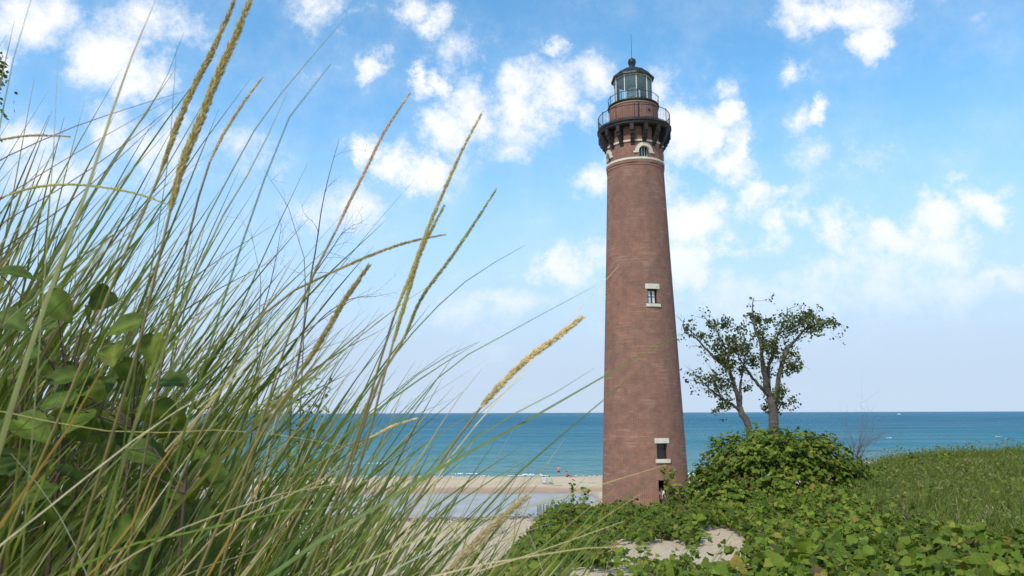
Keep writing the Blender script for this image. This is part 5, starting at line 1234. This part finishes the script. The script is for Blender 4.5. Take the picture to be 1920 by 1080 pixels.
for i in range(1500):
    x = rng.uniform(-34, 6); y = 71.2 + 1.6 * math.sin(x * .23) + .8 * math.sin(x * .71) + rng.normal(0, 1.3) - .05 * max(0, x); z = float(np.interp(y, BY, BZ)) + .03
    a = rng.uniform(0, 3.14); l = rng.uniform(.06, .3); z = max(z, .33)
    wr.box((x, y, z + .03), (l, .03, .035), Matrix.Rotation(a, 3, 'Z'))
tag(wr.build('wrack', M_VINE), 'brown line of plant wrack along the near rim of the pool', 'wrack', kind='stuff')
# grey dry brush
g = on_sand(936, 1000); th = empty('dry_brush', g, 'silvery grey tuft of dry brush on the sand left of the vines', 'brush'); ends = []
for i in range(26):
    mb = MB(); a = rng.uniform(0, 6.28); twigs(mb, g + np.array([rng.normal(0, .35), rng.normal(0, .35), 0]), np.array([math.cos(a) * .8, math.sin(a) * .8, rng.uniform(.3, 1.1)]), rng.uniform(.5, 1.1), .018, 1, ends, .5, 3); mb.build('twig', M_DRIFT, th)
# sand fence
f0 = np.array([1.6, 50.5]); f1 = np.array([4.9, 49.0]); nf = 36
fence = empty('sand_fence', (float(f0[0]), float(f0[1]), float(terr(*f0))), 'weathered grey slat fence between the vines and the pool', 'fence')
for i in range(nf):
    t = i / (nf - 1); p = f0 * (1 - t) + f1 * t; gz = float(terr(*p)); zt = 4.02 + .28 * t + rng.normal(0, .05)
    MB().box((p[0], p[1], (gz - .1 + zt) / 2), (.055, .014, zt - gz + .1), Matrix.Rotation(rng.normal(0, .03), 3, 'Y')).build('slat', M_GREYWOOD, fence)
for hh in (.35, 1.0):
    MB().tube([(f0[0] * (1 - t) + f1[0] * t, f0[1] * (1 - t) + f1[1] * t - .015, 4.02 + .28 * t - hh) for t in np.linspace(0, 1, 12)], .006, 4).build('wire', M_STEEL, fence)
# foam where small waves break
fm = MB()
def foam_strip(x0, x1, yc, wmax, seed, zup=.05):
    x = x0
    while x < x1:
        k = .5 + .5 * math.sin(x * .9 + seed) * math.sin(x * .37 + seed * 2) + rng.normal(0, .18)
        if k > .42:
            w = wmax * (k - .3) * rng.uniform(.5, 1.1); y = yc + .55 * math.sin(x * .21 + seed) + rng.normal(0, .1); l = rng.uniform(.25, .6)
            z = zup + rng.uniform(0, .05)
            fm.add([(x, y - w / 2, z), (x + l, y - w * rng.uniform(.3, .6), z), (x + l, y + w * rng.uniform(.3, .6), z), (x, y + w / 2, z), (x + l / 2, y, z + .06 + w * .12)], [(0, 1, 4), (1, 2, 4), (2, 3, 4), (3, 0, 4)])
        x += rng.uniform(.22, .45)
foam_strip(-75, 60, 121.7, .38, 1.0); foam_strip(0, 5.5, 123.6, 2.2, 4.1, .16); foam_strip(27, 34, 123.0, 2.4, 2.2, .14); foam_strip(-32, -25, 150, 2.6, .3, .22); foam_strip(-60, -48, 126, 2.0, 5.2, .16); foam_strip(-12, -6, 124.5, 1.6, 3.0, .16)
for i in range(12):
    y = rng.uniform(135, 300); x = rng.uniform(-.7, .75) * y; foam_strip(x, x + rng.uniform(1, 3), y, 1.2, rng.uniform(0, 6), .24)
tag(fm.build('foam', M_FOAM), 'white foam of small waves breaking along the shore', 'foam', kind='stuff')
# small white boat near the horizon
bp_ = at(1686, 776.0, 2600.0); bx, by = float(bp_[0]), float(bp_[1])
boat = empty('motor_boat', (bx, by, 0.0), 'tiny white motor boat far out on the lake', 'boat'); Lb = 12.0
hull = []; 
for i in range(9):
    t = i / 8; w = 1.9 * (1 - max(0, t - .45) ** 2 * 3.0); w = max(w, .06); x = (t - .5) * Lb; sh = 1.5 + .9 * t * t
    hull += [(x, -w, sh), (x, -w * .75, .1), (x, 0, -.5), (x, w * .75, .1), (x, w, sh)]
Fh = [(i * 5 + j, i * 5 + j + 1, i * 5 + j + 6, i * 5 + j + 5) for i in range(8) for j in range(4)] + [(0, 1, 2, 3, 4), (44, 43, 42, 41, 40)] + [(i * 5 + 4, i * 5, (i + 1) * 5, (i + 1) * 5 + 4) for i in range(8)]
link('hull', mesh_np('hull', hull, Fh), M_WHITE, boat)
m = MB().add([(-3.2, -1.4, 1.6), (1.8, -1.3, 1.6), (1.0, -1.2, 3.4), (-3.0, -1.3, 3.4), (-3.2, 1.4, 1.6), (1.8, 1.3, 1.6), (1.0, 1.2, 3.4), (-3.0, 1.3, 3.4)], [(0, 1, 2, 3), (4, 7, 6, 5), (1, 5, 6, 2), (0, 3, 7, 4), (3, 2, 6, 7), (0, 4, 5, 1)])
cab = link('cabin', mesh_np('cabin', m.v, m.f), M_WHITE, boat)
m = MB().box((-.9, -1.42, 2.6), (3.2, .06, .6)); link('window', mesh_np('window', m.v, m.f), M_WGLASS, cab)
m = MB().tube([(-1, 0, 3.3), (-1, 0, 6.5)], .06, 5); link('mast', mesh_np('mast', m.v, m.f), M_WHITE, boat)
